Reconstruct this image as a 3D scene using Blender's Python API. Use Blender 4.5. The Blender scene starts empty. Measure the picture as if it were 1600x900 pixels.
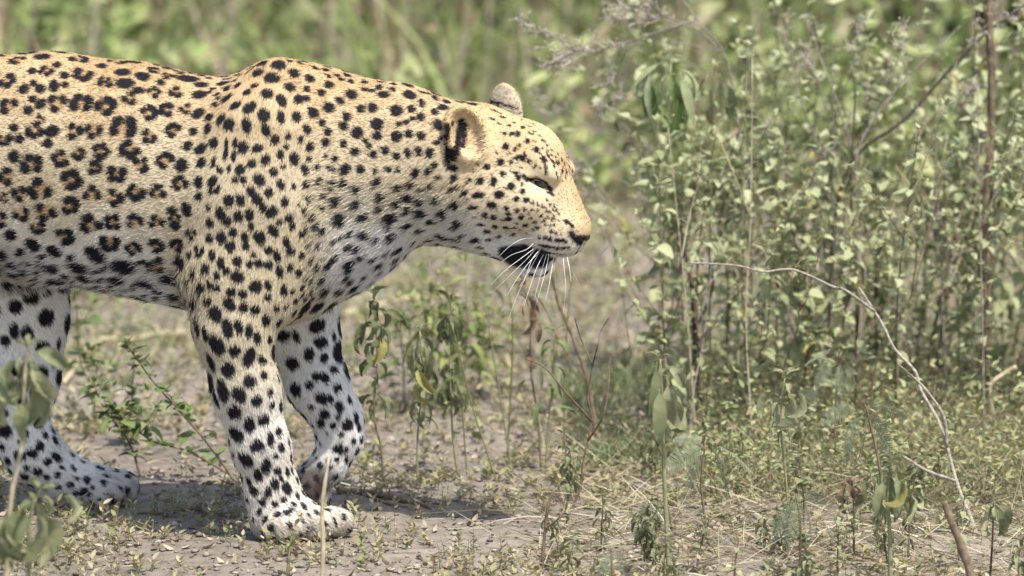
import bpy, math, random
import numpy as np
from mathutils import Vector, Matrix
from mathutils.bvhtree import BVHTree
from mathutils.kdtree import KDTree

# ------------------------------------------------------------------ camera
scene = bpy.context.scene
col = scene.collection
CAM_D, CAM_H, FPX, PITCH = 12.0, 2.1, 13560.0, 0.1456
cam_data = bpy.data.cameras.new('camera')
cam = bpy.data.objects.new('camera', cam_data)
col.objects.link(cam)
cam.location = (0, -CAM_D, CAM_H)
cam.rotation_euler = (math.pi / 2 - PITCH, 0, 0)
cam_data.sensor_width = 36.0
cam_data.lens = 36.0 * FPX / 1600.0
cam_data.clip_end = 500.0
cam_data.dof.use_dof = True
cam_data.dof.focus_distance = 12.02
cam_data.dof.aperture_fstop = 4.8
cam_data.dof.aperture_blades = 9
scene.camera = cam

# ------------------------------------------------------------------ sky and sun
SUN_EL, SUN_AZ = math.radians(64), math.radians(148)   # azimuth clockwise from +Y
world = bpy.data.worlds.new('World')
scene.world = world
world.use_nodes = True
wn = world.node_tree
sky = wn.nodes.new('ShaderNodeTexSky')
sky.sky_type = 'NISHITA'
sky.sun_disc = False
sky.sun_elevation = SUN_EL
sky.sun_rotation = SUN_AZ
sky.dust_density = 2.0
wn.links.new(sky.outputs[0], wn.nodes['Background'].inputs[0])
wn.nodes['Background'].inputs[1].default_value = 0.15
sd = bpy.data.lights.new('sun', 'SUN')
sd.energy = 3.7
sd.angle = math.radians(0.6)
sd.color = (1.0, 0.955, 0.88)
sun = bpy.data.objects.new('sun', sd)
col.objects.link(sun)
sun_dir = Vector((math.sin(SUN_AZ) * math.cos(SUN_EL), math.cos(SUN_AZ) * math.cos(SUN_EL), math.sin(SUN_EL)))
sun.rotation_euler = sun_dir.to_track_quat('Z', 'Y').to_euler()
sun.location = (2, -3, 6)
vs = scene.view_settings
vs.view_transform = 'Standard'
vs.look = 'None'
vs.gamma = 1.0
vs.use_curve_mapping = False
vs.exposure = 0.75
scene.cycles.max_bounces = 6
scene.cycles.transparent_max_bounces = 8
scene.cycles_curves.shape = 'RIBBONS'
scene.cycles_curves.subdivisions = 1

random.seed(7)
rng = np.random.default_rng(7)

# ------------------------------------------------------------------ pixel -> place
SP, CP = math.sin(PITCH), math.cos(PITCH)
def ray(u, v):
    dx, dy = (u - 800.0) / FPX, (450.0 - v) / FPX
    return Vector((dx, CP + dy * SP, -SP + dy * CP))
def W(u, v, Y):
    d = ray(u, v)
    t = (Y + CAM_D) / d.y
    return Vector((d.x * t, Y, CAM_H + d.z * t))
def on_ground(u, v, z=0.0):
    d = ray(u, v)
    t = (z - CAM_H) / d.z
    return Vector((d.x * t, -CAM_D + d.y * t, z))
def px(n):
    return n / 1130.0

# ------------------------------------------------------------------ bookkeeping
def tag(o, label=None, cat=None, group=None, kind=None):
    if label: o['label'] = label
    if cat: o['category'] = cat
    if group: o['group'] = group
    if kind: o['kind'] = kind
    return o
def empty(name, loc, label, cat, group=None):
    o = bpy.data.objects.new(name, None)
    o.empty_display_size = 0.05
    o.location = loc
    col.objects.link(o)
    return tag(o, label, cat, group)
def mesh_data(name, verts, faces, mat, smooth=True):
    me = bpy.data.meshes.new(name)
    me.from_pydata([tuple(v) for v in verts], [], faces)
    me.materials.append(mat)
    if smooth:
        me.polygons.foreach_set('use_smooth', [True] * len(me.polygons))
    me.update()
    return me
def np_mesh(name, verts, quads, mat, smooth=True, colors=None):
    """Fast mesh from an (n,3) array and an (m,k) array of faces."""
    me = bpy.data.meshes.new(name)
    verts = np.asarray(verts, np.float32); quads = np.asarray(quads, np.int32)
    m, k = quads.shape
    me.vertices.add(len(verts)); me.vertices.foreach_set('co', verts.ravel())
    me.loops.add(m * k); me.loops.foreach_set('vertex_index', quads.ravel())
    me.polygons.add(m)
    me.polygons.foreach_set('loop_start', np.arange(m, dtype=np.int32) * k)
    me.polygons.foreach_set('loop_total', np.full(m, k, np.int32))
    if smooth: me.polygons.foreach_set('use_smooth', np.ones(m, bool))
    me.update(calc_edges=True)
    if colors is not None:
        a = me.attributes.new('col', 'FLOAT_COLOR', 'POINT')
        c4 = np.ones((len(verts), 4), np.float32); c4[:, :3] = colors
        a.data.foreach_set('color', c4.ravel())
    me.materials.append(mat)
    return me
def link(name, me, parent=None, loc=None):
    o = bpy.data.objects.new(name, me)
    col.objects.link(o)
    if loc is not None: o.location = loc
    if parent is not None: o.parent = parent
    return o

# ------------------------------------------------------------------ materials
def new_mat(name):
    m = bpy.data.materials.new(name)
    m.use_nodes = True
    nt = m.node_tree
    return m, nt, nt.nodes['Principled BSDF']
def noise_node(nt, scale, detail=4, coord='Object', vec=None):
    n = nt.nodes.new('ShaderNodeTexNoise')
    n.inputs['Scale'].default_value = scale
    n.inputs['Detail'].default_value = detail
    if vec is None:
        tc = nt.nodes.new('ShaderNodeTexCoord')
        nt.links.new(tc.outputs[coord], n.inputs['Vector'])
    else:
        nt.links.new(vec, n.inputs['Vector'])
    return n
def ramp_node(nt, src, stops):
    r = nt.nodes.new('ShaderNodeValToRGB')
    e = r.color_ramp.elements
    while len(e) < len(stops): e.new(0.5)
    for el, (p, c) in zip(e, stops):
        el.position = p
        el.color = (*c, 1)
    nt.links.new(src, r.inputs[0])
    return r
def attr_mat(name, rough=0.75, spec=0.25, sheen=0.0, attr='col', noise=None, transl=0.0):
    m, nt, b = new_mat(name)
    a = nt.nodes.new('ShaderNodeAttribute')
    a.attribute_name = attr
    nt.links.new(a.outputs['Color'], b.inputs['Base Color'])
    b.inputs['Roughness'].default_value = rough
    b.inputs['Specular IOR Level'].default_value = spec
    b.inputs['Sheen Weight'].default_value = sheen
    if transl > 0: add_transl(nt, b, a.outputs['Color'], transl)
    return m
def add_transl(nt, b, colour, w):
    """Thin leaf: part of the light passes through the blade."""
    tr = nt.nodes.new('ShaderNodeBsdfTranslucent')
    mx = nt.nodes.new('ShaderNodeMixShader')
    mx.inputs[0].default_value = w
    nt.links.new(colour, tr.inputs['Color'])
    nt.links.new(b.outputs[0], mx.inputs[1])
    nt.links.new(tr.outputs[0], mx.inputs[2])
    nt.links.new(mx.outputs[0], nt.nodes['Material Output'].inputs['Surface'])
def leaf_mat(name, c1, c2, c3=None, rough=0.62, transl=0.3, scale=5):
    """Leaf colour that varies from leaf to leaf and across the blade."""
    m, nt, b = new_mat(name)
    oi = nt.nodes.new('ShaderNodeObjectInfo')
    n = noise_node(nt, scale, 6)
    mix = nt.nodes.new('ShaderNodeMath'); mix.operation = 'MULTIPLY_ADD'
    mix.inputs[1].default_value = 0.5
    nt.links.new(n.outputs['Fac'], mix.inputs[0])
    sc = nt.nodes.new('ShaderNodeMath'); sc.operation = 'MULTIPLY'; sc.inputs[1].default_value = 0.65
    nt.links.new(oi.outputs['Random'], sc.inputs[0])
    nt.links.new(sc.outputs[0], mix.inputs[2])
    stops = [(0.12, c1), (0.8, c2)]
    if c3: stops = [(0.1, c1), (0.72, c2), (0.9, c2), (1.0, c3)]
    r = ramp_node(nt, mix.outputs[0], stops)
    nt.links.new(r.outputs[0], b.inputs['Base Color'])
    b.inputs['Roughness'].default_value = rough
    b.inputs['Specular IOR Level'].default_value = 0.3
    bp = nt.nodes.new('ShaderNodeBump')
    bp.inputs['Strength'].default_value = 0.6
    bp.inputs['Distance'].default_value = 0.003
    nt.links.new(n.outputs['Fac'], bp.inputs['Height'])
    nt.links.new(bp.outputs[0], b.inputs['Normal'])
    add_transl(nt, b, r.outputs[0], transl)
    return m
def bark_mat(name, c1, c2, scale=90, rough=0.85):
    m, nt, b = new_mat(name)
    n = noise_node(nt, scale, 5)
    r = ramp_node(nt, n.outputs['Fac'], [(0.3, c1), (0.7, c2)])
    nt.links.new(r.outputs[0], b.inputs['Base Color'])
    b.inputs['Roughness'].default_value = rough
    b.inputs['Specular IOR Level'].default_value = 0.2
    bp = nt.nodes.new('ShaderNodeBump')
    bp.inputs['Strength'].default_value = 0.5
    bp.inputs['Distance'].default_value = 0.002
    nt.links.new(n.outputs['Fac'], bp.inputs['Height'])
    nt.links.new(bp.outputs[0], b.inputs['Normal'])
    return m

# ------------------------------------------------------------------ numpy noise
def _hash(i, j, k, s):
    h = (i * 374761393 + j * 668265263 + k * 2147483647 + s * 974711) & 0xffffffff
    h = ((h ^ (h >> 13)) * 1274126177) & 0xffffffff
    return ((h ^ (h >> 16)) & 0xffff) / 65535.0
def vnoise(p, scale, seed=0):
    p = np.asarray(p, np.float64) * scale
    i = np.floor(p).astype(np.int64); f = p - i
    f = f * f * (3 - 2 * f)
    out = 0
    for dx in (0, 1):
        for dy in (0, 1):
            for dz in (0, 1):
                w = (f[:, 0] if dx else 1 - f[:, 0]) * (f[:, 1] if dy else 1 - f[:, 1]) * (f[:, 2] if dz else 1 - f[:, 2])
                out = out + w * _hash(i[:, 0] + dx, i[:, 1] + dy, i[:, 2] + dz, seed)
    return out
def sstep(a, b, x):
    t = np.clip((x - a) / (b - a), 0, 1)
    return t * t * (3 - 2 * t)
# ================================================================== LEOPARD
def body_y(u):
    """The trunk is turned a little: the rump stands farther away than the shoulder."""
    return 0.0 if u > 430 else (430 - u) * 0.12 / 880.0
HEAD_YAW = math.radians(21)
HC, HS = math.cos(HEAD_YAW), math.sin(HEAD_YAW)
HEAD_O = W(800, 290, -0.035)
HF = Vector((HC, -HS, 0)); HL = Vector((-HS, -HC, 0))      # forward, towards the near side
def Hd(u, v, w=0.0):
    """Head point: u, v as seen on the near side, w = pixels out from the head's midplane."""
    xh = ((u - 800) + HS * w) / HC
    c = HEAD_O + HF * px(xh) + HL * px(w)
    c.z = W(800, v, c.y).z
    return c
def mirror_head(p):
    d = (p - HEAD_O).dot(HL)
    return p - HL * (2 * d)

PR = []     # (kind, data, k, flow, sub)
def cone(a, b, ra, rb, ky=1.0, k=0.03, flow=None, sub=False):
    PR.append(('c', (np.array(a), np.array(b), ra, rb, ky), k, flow, sub))
def chain(pts, ky=1.0, k=0.03, flow_sign=1, conv=None):
    for (u0, v0, r0, Y0), (u1, v1, r1, Y1) in zip(pts[:-1], pts[1:]):
        a, b = (conv or W)(u0, v0, Y0), (conv or W)(u1, v1, Y1)
        cone(a, b, px(r0), px(r1), ky, k, (b - a).normalized() * flow_sign)
def ell(c, r, M=None, k=0.02, flow=None, sub=False):
    PR.append(('e', (np.array(c), np.array(r), np.array(M if M is not None else np.eye(3))), k, flow, sub))
BACK = Vector((-1, 0, -0.25))
# trunk, from the chest to the rump
tr = [(505, 312, 150), (440, 316, 178), (380, 312, 184), (300, 299, 178), (200, 275, 177), (80, 261, 178),
      (-60, 252, 168), (-250, 250, 156), (-430, 258, 150)]
chain([(u, v, r, body_y(u)) for u, v, r in tr], ky=0.66, k=0.02)
chain([(u, v, r, body_y(u)) for u, v, r in ((335, 364, 104), (200, 338, 100), (60, 326, 98), (-120, 296, 92))], ky=0.88, k=0.03)
ell(W(-470, 235, body_y(-470)), (px(95), 0.10, px(125)), k=0.05, flow=BACK)
# shoulder blades, upper arms
for s in (-1, 1):
    y = s * 0.062
    chain([(432, 142, 50, s * 0.032), (418, 215, 66, s * 0.068), (402, 320, 86, s * 0.078), (380, 430, 84, s * 0.080)], ky=0.60, k=0.045)
    chain([(465, 350, 74, y), (385, 445, 76, s * 0.078)], ky=0.62, k=0.05)
# neck, bent towards the head
chain([(475, 252, 155, 0), (560, 265, 143, -0.008), (630, 246, 103, -0.02), (700, 255, 93, -0.03)], ky=0.68, k=0.03, flow_sign=-1)
chain([(440, 388, 108, 0), (515, 346, 82, -0.01), (605, 292, 52, -0.02)], ky=0.85, k=0.04, flow_sign=-1)
# near fore leg
chain([(374, 420, 74, -0.078), (364, 509, 60, -0.086), (384, 612, 50, -0.088), (407, 698, 43, -0.085), (426, 770, 40, -0.082), (436, 812, 40, -0.08)], ky=0.78, k=0.018)
def PZ(u, Y, z):
    return Vector((W(u, 860, Y).x, Y, z))
def paw(u, Y, heel=-55, s=1.0, turn=0.0, spread=1.0):
    dn = Vector((1, 0, -0.3))
    ell(PZ(u - 12 * s, Y, 0.030), (px(55) * s, 0.040, px(32)), k=0.02, flow=dn)
    ell(PZ(u + heel * 0.62, Y, 0.022), (px(30), 0.030, px(26)), k=0.02, flow=dn)
    for dy, du, r in ((-0.036, 12, 24), (-0.0135, 40, 26), (0.0125, 44, 25), (0.036, 20, 23)):
        y = Y + dy * spread
        dq = Vector((1, dy * 8, -0.35))
        ell(PZ(u + du * s + turn * dy, y, px(r) * 0.93), (px(34), px(18), px(r)), k=0.006, flow=dq)
paw(465, -0.085, turn=900)
# far fore leg, lifted: the wrist is bent and the paw hangs
fy = 0.075
chain([(452, 430, 86, 0.06), (472, 520, 56, fy), (496, 600, 47, fy), (526, 652, 38, fy), (533, 684, 32, fy), (514, 726, 28, fy)], ky=0.8, k=0.018)
chain([(514, 726, 27, fy), (490, 750, 28, fy), (494, 766, 20, fy)], ky=1.15, k=0.012)
for dy, (u, v) in ((-0.032, (482, 768)), (-0.011, (495, 780)), (0.011, (500, 778)), (0.032, (488, 766))):
    ell(W(u, v, fy + dy), (px(17), px(15), px(22)), k=0.006, flow=Vector((-0.2, 0, -1)))
# far hind leg, stepping forward
hy = 0.172
chain([(-330, 262, 118, 0.15), (-120, 352, 104, 0.155), (18, 445, 82, hy), (32, 500, 70, hy), (30, 585, 60, hy), (22, 648, 52, hy + 0.01)], ky=0.62, k=0.03)
chain([(15, 655, 48, hy + 0.01), (52, 708, 44, hy + 0.01), (100, 748, 38, 0.19), (140, 772, 36, 0.19)], ky=0.85, k=0.02)
HPY = 0.195
ell(PZ(152, HPY, 0.030), (px(44), 0.036, px(30)), k=0.02, flow=Vector((1, 0, -0.2)))
for dy, du, r in ((-0.034, 12, 25), (-0.012, 34, 28), (0.012, 36, 28), (0.034, 16, 25)):
    ell(PZ(152 + du, HPY + dy, px(r) * 0.95), (px(32), px(18), px(r)), k=0.006, flow=Vector((1, 0, -0.3)))
# near hind leg, pushing off behind
ny = 0.02
chain([(-400, 265, 128, 0.05), (-330, 380, 100, 0.02), (-318, 460, 74, ny), (-380, 560, 56, ny), (-455, 640, 42, ny), (-452, 700, 36, ny), (-425, 800, 33, ny)], ky=0.66, k=0.03)
paw(-400, ny, s=0.9)
# tail
chain([(-500, 170, 55, 0.125), (-590, 210, 40, 0.13), (-670, 330, 34, 0.14), (-730, 480, 32, 0.15), (-800, 590, 31, 0.15), (-900, 620, 30, 0.15), (-990, 570, 28, 0.14)], ky=1.0, k=0.03)
# head
RH = np.array([[HF.x, HF.y, 0], [HL.x, HL.y, 0], [0, 0, 1]])
def hell(u, v, w, r, k=0.015, flow=None, tilt=0.0, both=True, sub=False):
    c, s = math.cos(tilt), math.sin(tilt)
    T = np.array([[c, 0, s], [0, 1, 0], [-s, 0, c]])       # tilt > 0 turns the forward axis up
    rr = (px(r[0]), px(r[1]), px(r[2]))
    p = Hd(u, v, w)
    ell(p, rr, T @ RH, k, flow, sub)
    if both and w:
        ell(mirror_head(p), rr, T @ RH, k, flow, sub)
FB = -HF + Vector((0, 0, -0.1))
hell(752, 247, 0, (84, 72, 84), k=0.03, flow=FB)
hell(742, 300, 0, (72, 82, 72), k=0.03, flow=FB + Vector((0, 0, -0.4)))
hell(822, 250, 0, (56, 54, 62), k=0.03, flow=FB, tilt=-0.5)
cone(Hd(845, 258), Hd(892, 348), px(38), px(29), 1.0, 0.02, (Hd(845, 258) - Hd(892, 348)).normalized())
hell(800, 318, 42, (58, 34, 42), k=0.03, flow=FB + Vector((0, 0, -0.3)))         # cheekbone
hell(858, 362, 19, (42, 28, 36), k=0.018, flow=FB + Vector((0, 0, -0.35)))       # whisker pad
hell(880, 380, 10, (28, 18, 20), k=0.012, flow=FB + Vector((0, 0, -0.6)))
hell(903, 360, 0, (20, 19, 18), k=0.012, flow=FB)                               # nose
cone(Hd(770, 352), Hd(838, 406), px(44), px(27), 0.8, 0.02, Vector((-1, 0, -0.3)))   # lower jaw
cone(Hd(760, 330), Hd(690, 320), px(56), px(60), 0.9, 0.03, Vector((-1, 0, -0.6)))
hell(853, 263, 34, (28, 15, 14), k=0.012, flow=FB, tilt=-0.7)                    # brow
hell(844, 291, 50, (25, 16, 5.2), k=0.004, sub=True, tilt=-0.48)                  # eye opening
# ears: cups with the hollow turned outwards and forwards
def ear(p, out, up, fwd, a, b, t, kk=0.012):
    M = np.array([fwd, out, up])
    ell(p, (a, t, b), M, kk, -fwd + up * 0.5)
    ell(p + out * (t * 0.75) + up * (b * 0.06) + fwd * a * 0.02, (a * 0.76, t * 1.2, b * 0.80), M, 0.004, None, True)
def basis(out, up):
    out = out.normalized(); up = (up - out * up.dot(out)).normalized()
    return out, up, up.cross(out).normalized()
o1, u1, f1 = basis(HL * 0.8 + HF * 0.55 + Vector((0, 0, 0.2)), Vector((0, 0, 1)) - HF * 0.2 + HL * 0.2)
ear(np.array(Hd(727, 211, 74)), np.array(o1), np.array(u1), np.array(f1), px(35), px(50), px(21), 0.010)
o2, u2, f2 = basis(-HL * 0.92 + HF * 0.30 + Vector((0, 0, 0.1)), Vector((0, 0, 1)) + HF * 0.02 - HL * 0.10)
EAR2 = W(791, 176, 0.045)
ear(np.array(EAR2), np.array(o2), np.array(u2), np.array(f2), px(33), px(49), px(10), 0.008)

VOX = 0.0032
lo = np.array([-1.62, -0.30, -0.004]); hi = np.array([0.16, 0.42, 0.74])
dims = np.ceil((hi - lo) / VOX).astype(int)
F = np.full(dims, 1.0, np.float32)
def eval_prim(kind, d, X, Y, Z):
    if kind == 'c':
        a, b, ra, rb, ky = d
        ab = b - a; L2 = ab @ ab
        qx, qy, qz = X - a[0], Y - a[1], Z - a[2]
        h = np.clip((qx * ab[0] + qy * ab[1] + qz * ab[2]) / L2, 0, 1)
        dx, dy, dz = qx - h * ab[0], (qy - h * ab[1]) / ky, qz - h * ab[2]
        return np.sqrt(dx * dx + dy * dy + dz * dz) - (ra + (rb - ra) * h)
    c, r, M = d
    q = [X - c[0], Y - c[1], Z - c[2]]
    l = [M[i, 0] * q[0] + M[i, 1] * q[1] + M[i, 2] * q[2] for i in range(3)]
    k0 = np.sqrt(sum((l[i] / r[i]) ** 2 for i in range(3)))
    k1 = np.sqrt(sum((l[i] / r[i] ** 2) ** 2 for i in range(3))) + 1e-9
    return k0 * (k0 - 1) / k1
def prim_box(kind, d, pad):
    if kind == 'c':
        a, b, ra, rb, ky = d
        R = max(ra, rb) + pad
        return np.minimum(a, b) - R, np.maximum(a, b) + R
    c, r, M = d
    R = max(r) + pad
    return c - R, c + R
ax = [lo[i] + VOX * np.arange(dims[i]) for i in range(3)]
for kind, d, k, flow, sub in sorted(PR, key=lambda p: p[4]):
    b0, b1 = prim_box(kind, d, 0.03 + k)
    i0 = np.clip(((b0 - lo) / VOX).astype(int), 0, dims); i1 = np.clip(((b1 - lo) / VOX).astype(int) + 2, 0, dims)
    sl = tuple(slice(i0[i], i1[i]) for i in range(3))
    X, Y, Z = np.meshgrid(*[ax[i][i0[i]:i1[i]].astype(np.float32) for i in range(3)], indexing='ij', sparse=True)
    dd = eval_prim(kind, d, X, Y, Z).astype(np.float32)
    A = F[sl]
    if sub:
        dd = -dd
        h = np.clip(0.5 - 0.5 * (A - dd) / k, 0, 1)
        F[sl] = A * (1 - h) + dd * h + k * h * (1 - h)
    else:
        h = np.clip(0.5 + 0.5 * (A - dd) / k, 0, 1)
        F[sl] = A * (1 - h) + dd * h - k * h * (1 - h)
# the soles are flat on the ground
F = np.maximum(F, -(ax[2][None, None, :] - 0.001).astype(np.float32))

def surface_nets(F, lo, vox):
    S = F < 0
    n = np.array(F.shape)
    cs = [S[dx:n[0] - 1 + dx, dy:n[1] - 1 + dy, dz:n[2] - 1 + dz] for dx in (0, 1) for dy in (0, 1) for dz in (0, 1)]
    anyv = cs[0].copy(); allv = cs[0].copy()
    for c in cs[1:]:
        anyv |= c; allv &= c
    act = anyv & ~allv
    I, J, K = np.nonzero(act)
    idx = np.full(act.shape, -1, np.int32); idx[I, J, K] = np.arange(len(I))
    acc = np.zeros((len(I), 3)); cnt = np.zeros(len(I))
    corner = [(dx, dy, dz) for dx in (0, 1) for dy in (0, 1) for dz in (0, 1)]
    val = [F[I + c[0], J + c[1], K + c[2]] for c in corner]
    for a in range(8):
        for b in range(a + 1, 8):
            ca, cb = np.array(corner[a]), np.array(corner[b])
            if np.abs(ca - cb).sum() != 1: continue
            m = (val[a] < 0) != (val[b] < 0)
            t = np.where(m, val[a] / np.where(m, val[a] - val[b], 1), 0)[:, None]
            acc += np.where(m[:, None], ca + t * (cb - ca), 0); cnt += m
    V = lo + vox * (np.stack([I, J, K], 1) + acc / cnt[:, None])
    Q = []
    def quads(ax0, ax1, axe):
        sl0 = [slice(None)] * 3; sl1 = [slice(None)] * 3
        sl0[axe] = slice(0, -1); sl1[axe] = slice(1, None)
        e = S[tuple(sl0)] != S[tuple(sl1)]
        P = np.stack(np.nonzero(e), 1)
        P = P[(P[:, ax0] > 0) & (P[:, ax1] > 0) & (P[:, ax0] < n[ax0] - 1) & (P[:, ax1] < n[ax1] - 1)]
        ins = S[P[:, 0], P[:, 1], P[:, 2]]
        def g(d0, d1):
            R = P.copy(); R[:, ax0] -= d0; R[:, ax1] -= d1
            return idx[R[:, 0], R[:, 1], R[:, 2]]
        q = np.stack([g(1, 1), g(0, 1), g(0, 0), g(1, 0)], 1)
        q[~ins] = q[~ins][:, ::-1]
        Q.append(q)
    quads(0, 1, 2); quads(1, 2, 0); quads(2, 0, 1)
    Q = np.concatenate(Q)
    return V, Q[(Q >= 0).all(1)]
BV, BQ = surface_nets(F, lo, VOX)
del F

def tri_normals(V, T):
    n = np.cross(V[T[:, 1]] - V[T[:, 0]], V[T[:, 2]] - V[T[:, 0]])
    return n
BT = np.concatenate([BQ[:, [0, 1, 2]], BQ[:, [0, 2, 3]]])
# a little smoothing of the voxel surface, then vertex normals
for it in range(2):
    acc = np.zeros_like(BV); cn = np.zeros(len(BV))
    for a, b in ((0, 1), (1, 2), (2, 3), (3, 0)):
        np.add.at(acc, BQ[:, a], BV[BQ[:, b]]); np.add.at(cn, BQ[:, a], 1)
    BV = BV * 0.5 + 0.5 * acc / np.maximum(cn, 1)[:, None]
fn = tri_normals(BV, BT)
farea = np.linalg.norm(fn, axis=1) * 0.5
BN = np.zeros_like(BV)
for i in range(3): np.add.at(BN, BT[:, i], fn)
BN /= np.linalg.norm(BN, axis=1)[:, None] + 1e-12

bvh = BVHTree.FromPolygons([tuple(v) for v in BV], [tuple(q) for q in BQ.tolist()])
CAMP = Vector((0, -CAM_D, CAM_H))
def hit(u, v):
    loc, nor, i, dist = bvh.ray_cast(CAMP, ray(u, v).normalized())
    return (np.array(loc), np.array(nor)) if loc is not None else None

# hair roots
NH = 520000
fi = rng.choice(len(BT), NH, p=farea / farea.sum())
r1, r2 = np.sqrt(rng.random(NH)), rng.random(NH)
tri = BT[fi]
wts = np.stack([1 - r1, r1 * (1 - r2), r1 * r2], 1)
HP = (BV[tri] * wts[:, :, None]).sum(1)
HN = (BN[tri] * wts[:, :, None]).sum(1); HN /= np.linalg.norm(HN, axis=1)[:, None]

# ---- the coat: a colour for any point of the skin
PTS = np.concatenate([BV, HP]); NRM = np.concatenate([BN, HN])
headd = (PTS - np.array(HEAD_O))
hx = headd @ np.array(HF) * 1130.0                  # forward along the head, px units
hw = headd @ np.array(HL) * 1130.0
def proj(P):
    """Height/length coordinates of the coat (lengthwise and upright, in px units of the trunk plane)."""
    return 800 + P[:, 0] * 1130.0, 862 - P[:, 2] * 1130.0
UU, VV = proj(PTS)
UU0 = UU
def lerp(a, b, t): return a + (b - a) * t[:, None]
TAN = np.array([0.44, 0.30, 0.152]); CREAM = np.array([0.485, 0.405, 0.268]); WHITE = np.array([0.67, 0.645, 0.595])
INNER = np.array([0.33, 0.205, 0.09]); BLACK = np.array([0.010, 0.009, 0.012])
nz = vnoise(PTS, 14, 1) * 0.6 + vnoise(PTS, 45, 2) * 0.4
vt = VV + (nz - 0.5) * 90
# trunk: tawny back, cream flank, white belly
base = lerp(TAN[None], CREAM[None], sstep(100, 290, vt))
base = lerp(base, WHITE[None], sstep(310, 470, vt - sstep(240, 310, UU) * (1 - sstep(465, 540, UU)) * sstep(0.03, 0.075, np.abs(PTS[:, 1])) * 220) * 0.92)
# throat and chest
fr = sstep(470, 560, UU) * (hx < 40)
base = lerp(base, WHITE[None], fr * sstep(290, 400, vt) * 0.75)
# legs: pale outside, white inside
nearleg = (PTS[:, 1] < 0.0) & (UU > 270) & (UU < 560) & (VV > 430)
base = lerp(base, np.array([[0.56, 0.485, 0.345]]), nearleg * sstep(440, 520, VV) * (1 - sstep(540, 700, VV)) * 0.7)
base = lerp(base, np.array([[0.58, 0.53, 0.445]]), nearleg * sstep(580, 780, VV))
other = ~nearleg & (VV > 470)
base = lerp(base, WHITE[None] * 1.03, other * sstep(440, 520, VV) * 1.0)
# head
ish = hx > -70
hV = VV
hb = lerp(np.array([[0.50, 0.36, 0.19]]), np.array([[0.60, 0.485, 0.31]]), sstep(210, 300, hV + (nz - .5) * 60))
hb = lerp(hb, WHITE[None] * 0.98, sstep(310, 400, hV - hx * 0.35 + (nz - .5) * 40))
hb = lerp(hb, np.array([[0.52, 0.36, 0.19]]), np.exp(-((hw / 30) ** 2)) * sstep(60, 90, hx) * (1 - sstep(375, 395, hV)))
base = lerp(base, hb, sstep(-110, -60, hx) * (VV < 470))
base *= (0.86 + 0.28 * nz)[:, None]
# pale far ear, grizzled hind paw, pink pad and painted shade on the lifted paw
e2 = PTS - np.array(EAR2)
base = lerp(base, np.array([[0.68, 0.59, 0.44]]), np.exp(-((np.linalg.norm(e2, axis=1) / 0.042) ** 6)) * (e2 @ np.array(u2) > -0.02))
hp_ = PTS - np.array(PZ(190, HPY - 0.02, 0.02))
base = lerp(base, np.array([[0.20, 0.17, 0.14]]), np.exp(-((np.linalg.norm(hp_, axis=1) / 0.045) ** 2)) * (0.5 + 0.45 * (vnoise(PTS, 120, 9) > 0.5)))
lp_ = PTS - np.array(W(492, 758, 0.045))
base = lerp(base, np.array([[0.085, 0.068, 0.056]]), np.exp(-((np.linalg.norm(lp_, axis=1) / 0.036) ** 3)) * 0.9)  # grey-brown pad, coloured darker still for the shade the lifted paw hangs in
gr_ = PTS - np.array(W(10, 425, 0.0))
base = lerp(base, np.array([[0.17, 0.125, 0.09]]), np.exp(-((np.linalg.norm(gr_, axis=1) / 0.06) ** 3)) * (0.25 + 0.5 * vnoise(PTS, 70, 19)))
lp_ = PTS - np.array(W(499, 764, 0.04))
base = lerp(base, np.array([[0.06, 0.028, 0.03]]), np.exp(-((np.linalg.norm(lp_, axis=1) / 0.012) ** 4)))
dust_ = (1 - sstep(0.008, 0.06, PTS[:, 2])) * (0.3 + 0.6 * vnoise(PTS, 60, 17))
base = lerp(base, np.array([[0.40, 0.34, 0.27]]), dust_)
lp_ = np.linalg.norm(PTS - np.array(W(486, 758, 0.045)), axis=1)
base = lerp(base, np.array([[0.05, 0.042, 0.036]]), np.exp(-((lp_ / 0.030) ** 4)) * 0.9)  # the lifted paw's shade, painted again over the dust
lp_ = np.linalg.norm(PTS - np.array(W(497, 764, 0.04)), axis=1)
base = lerp(base, np.array([[0.06, 0.028, 0.03]]), np.exp(-((lp_ / 0.010) ** 4)))
# soles and paw hollows are dusty grey
base = lerp(base, np.array([[0.33, 0.27, 0.21]]), (1 - sstep(0.0, 0.02, PTS[:, 2])) * 0.75)

# ---- spots
tree = KDTree(len(PTS))
for i, p in enumerate(PTS.tolist()): tree.insert(p, i)
tree.balance()
spot = np.zeros(len(PTS)); inner = np.zeros(len(PTS))
wob = (vnoise(PTS, 260, 5) - 0.5) * 0.55 + (vnoise(PTS, 110, 6) - 0.5) * 0.5
def tangent(n, d):
    d = d - n * (d @ n)
    L = np.linalg.norm(d)
    if L < 1e-6: d = np.cross(n, [0.3, 0.5, 0.8]); L = np.linalg.norm(d)
    return d / L
def blob(p, n, r, axis=None, el=1.0, strength=1.0, buf=None, soft=0.2, wobble=0.85):
    buf = spot if buf is None else buf
    R = r * max(el, 1) * 1.6
    ids = [i for _, i, _ in tree.find_range(p.tolist() if hasattr(p, 'tolist') else p, R)]
    if not ids: return
    ids = np.array(ids)
    q = PTS[ids] - p
    t = tangent(n, np.array(axis if axis is not None else (1, 0, 0), float))
    b = np.cross(n, t)
    a0, a1 = q @ t / (r * el), q @ b / r
    d = np.sqrt(a0 * a0 + a1 * a1) + wob[ids] * wobble * 0.55
    s = (1 - sstep(1 - soft, 1 + soft * 0.5, d)) * strength
    s *= (NRM[ids] @ n > 0.0)
    buf[ids] = np.maximum(buf[ids], s)

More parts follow.
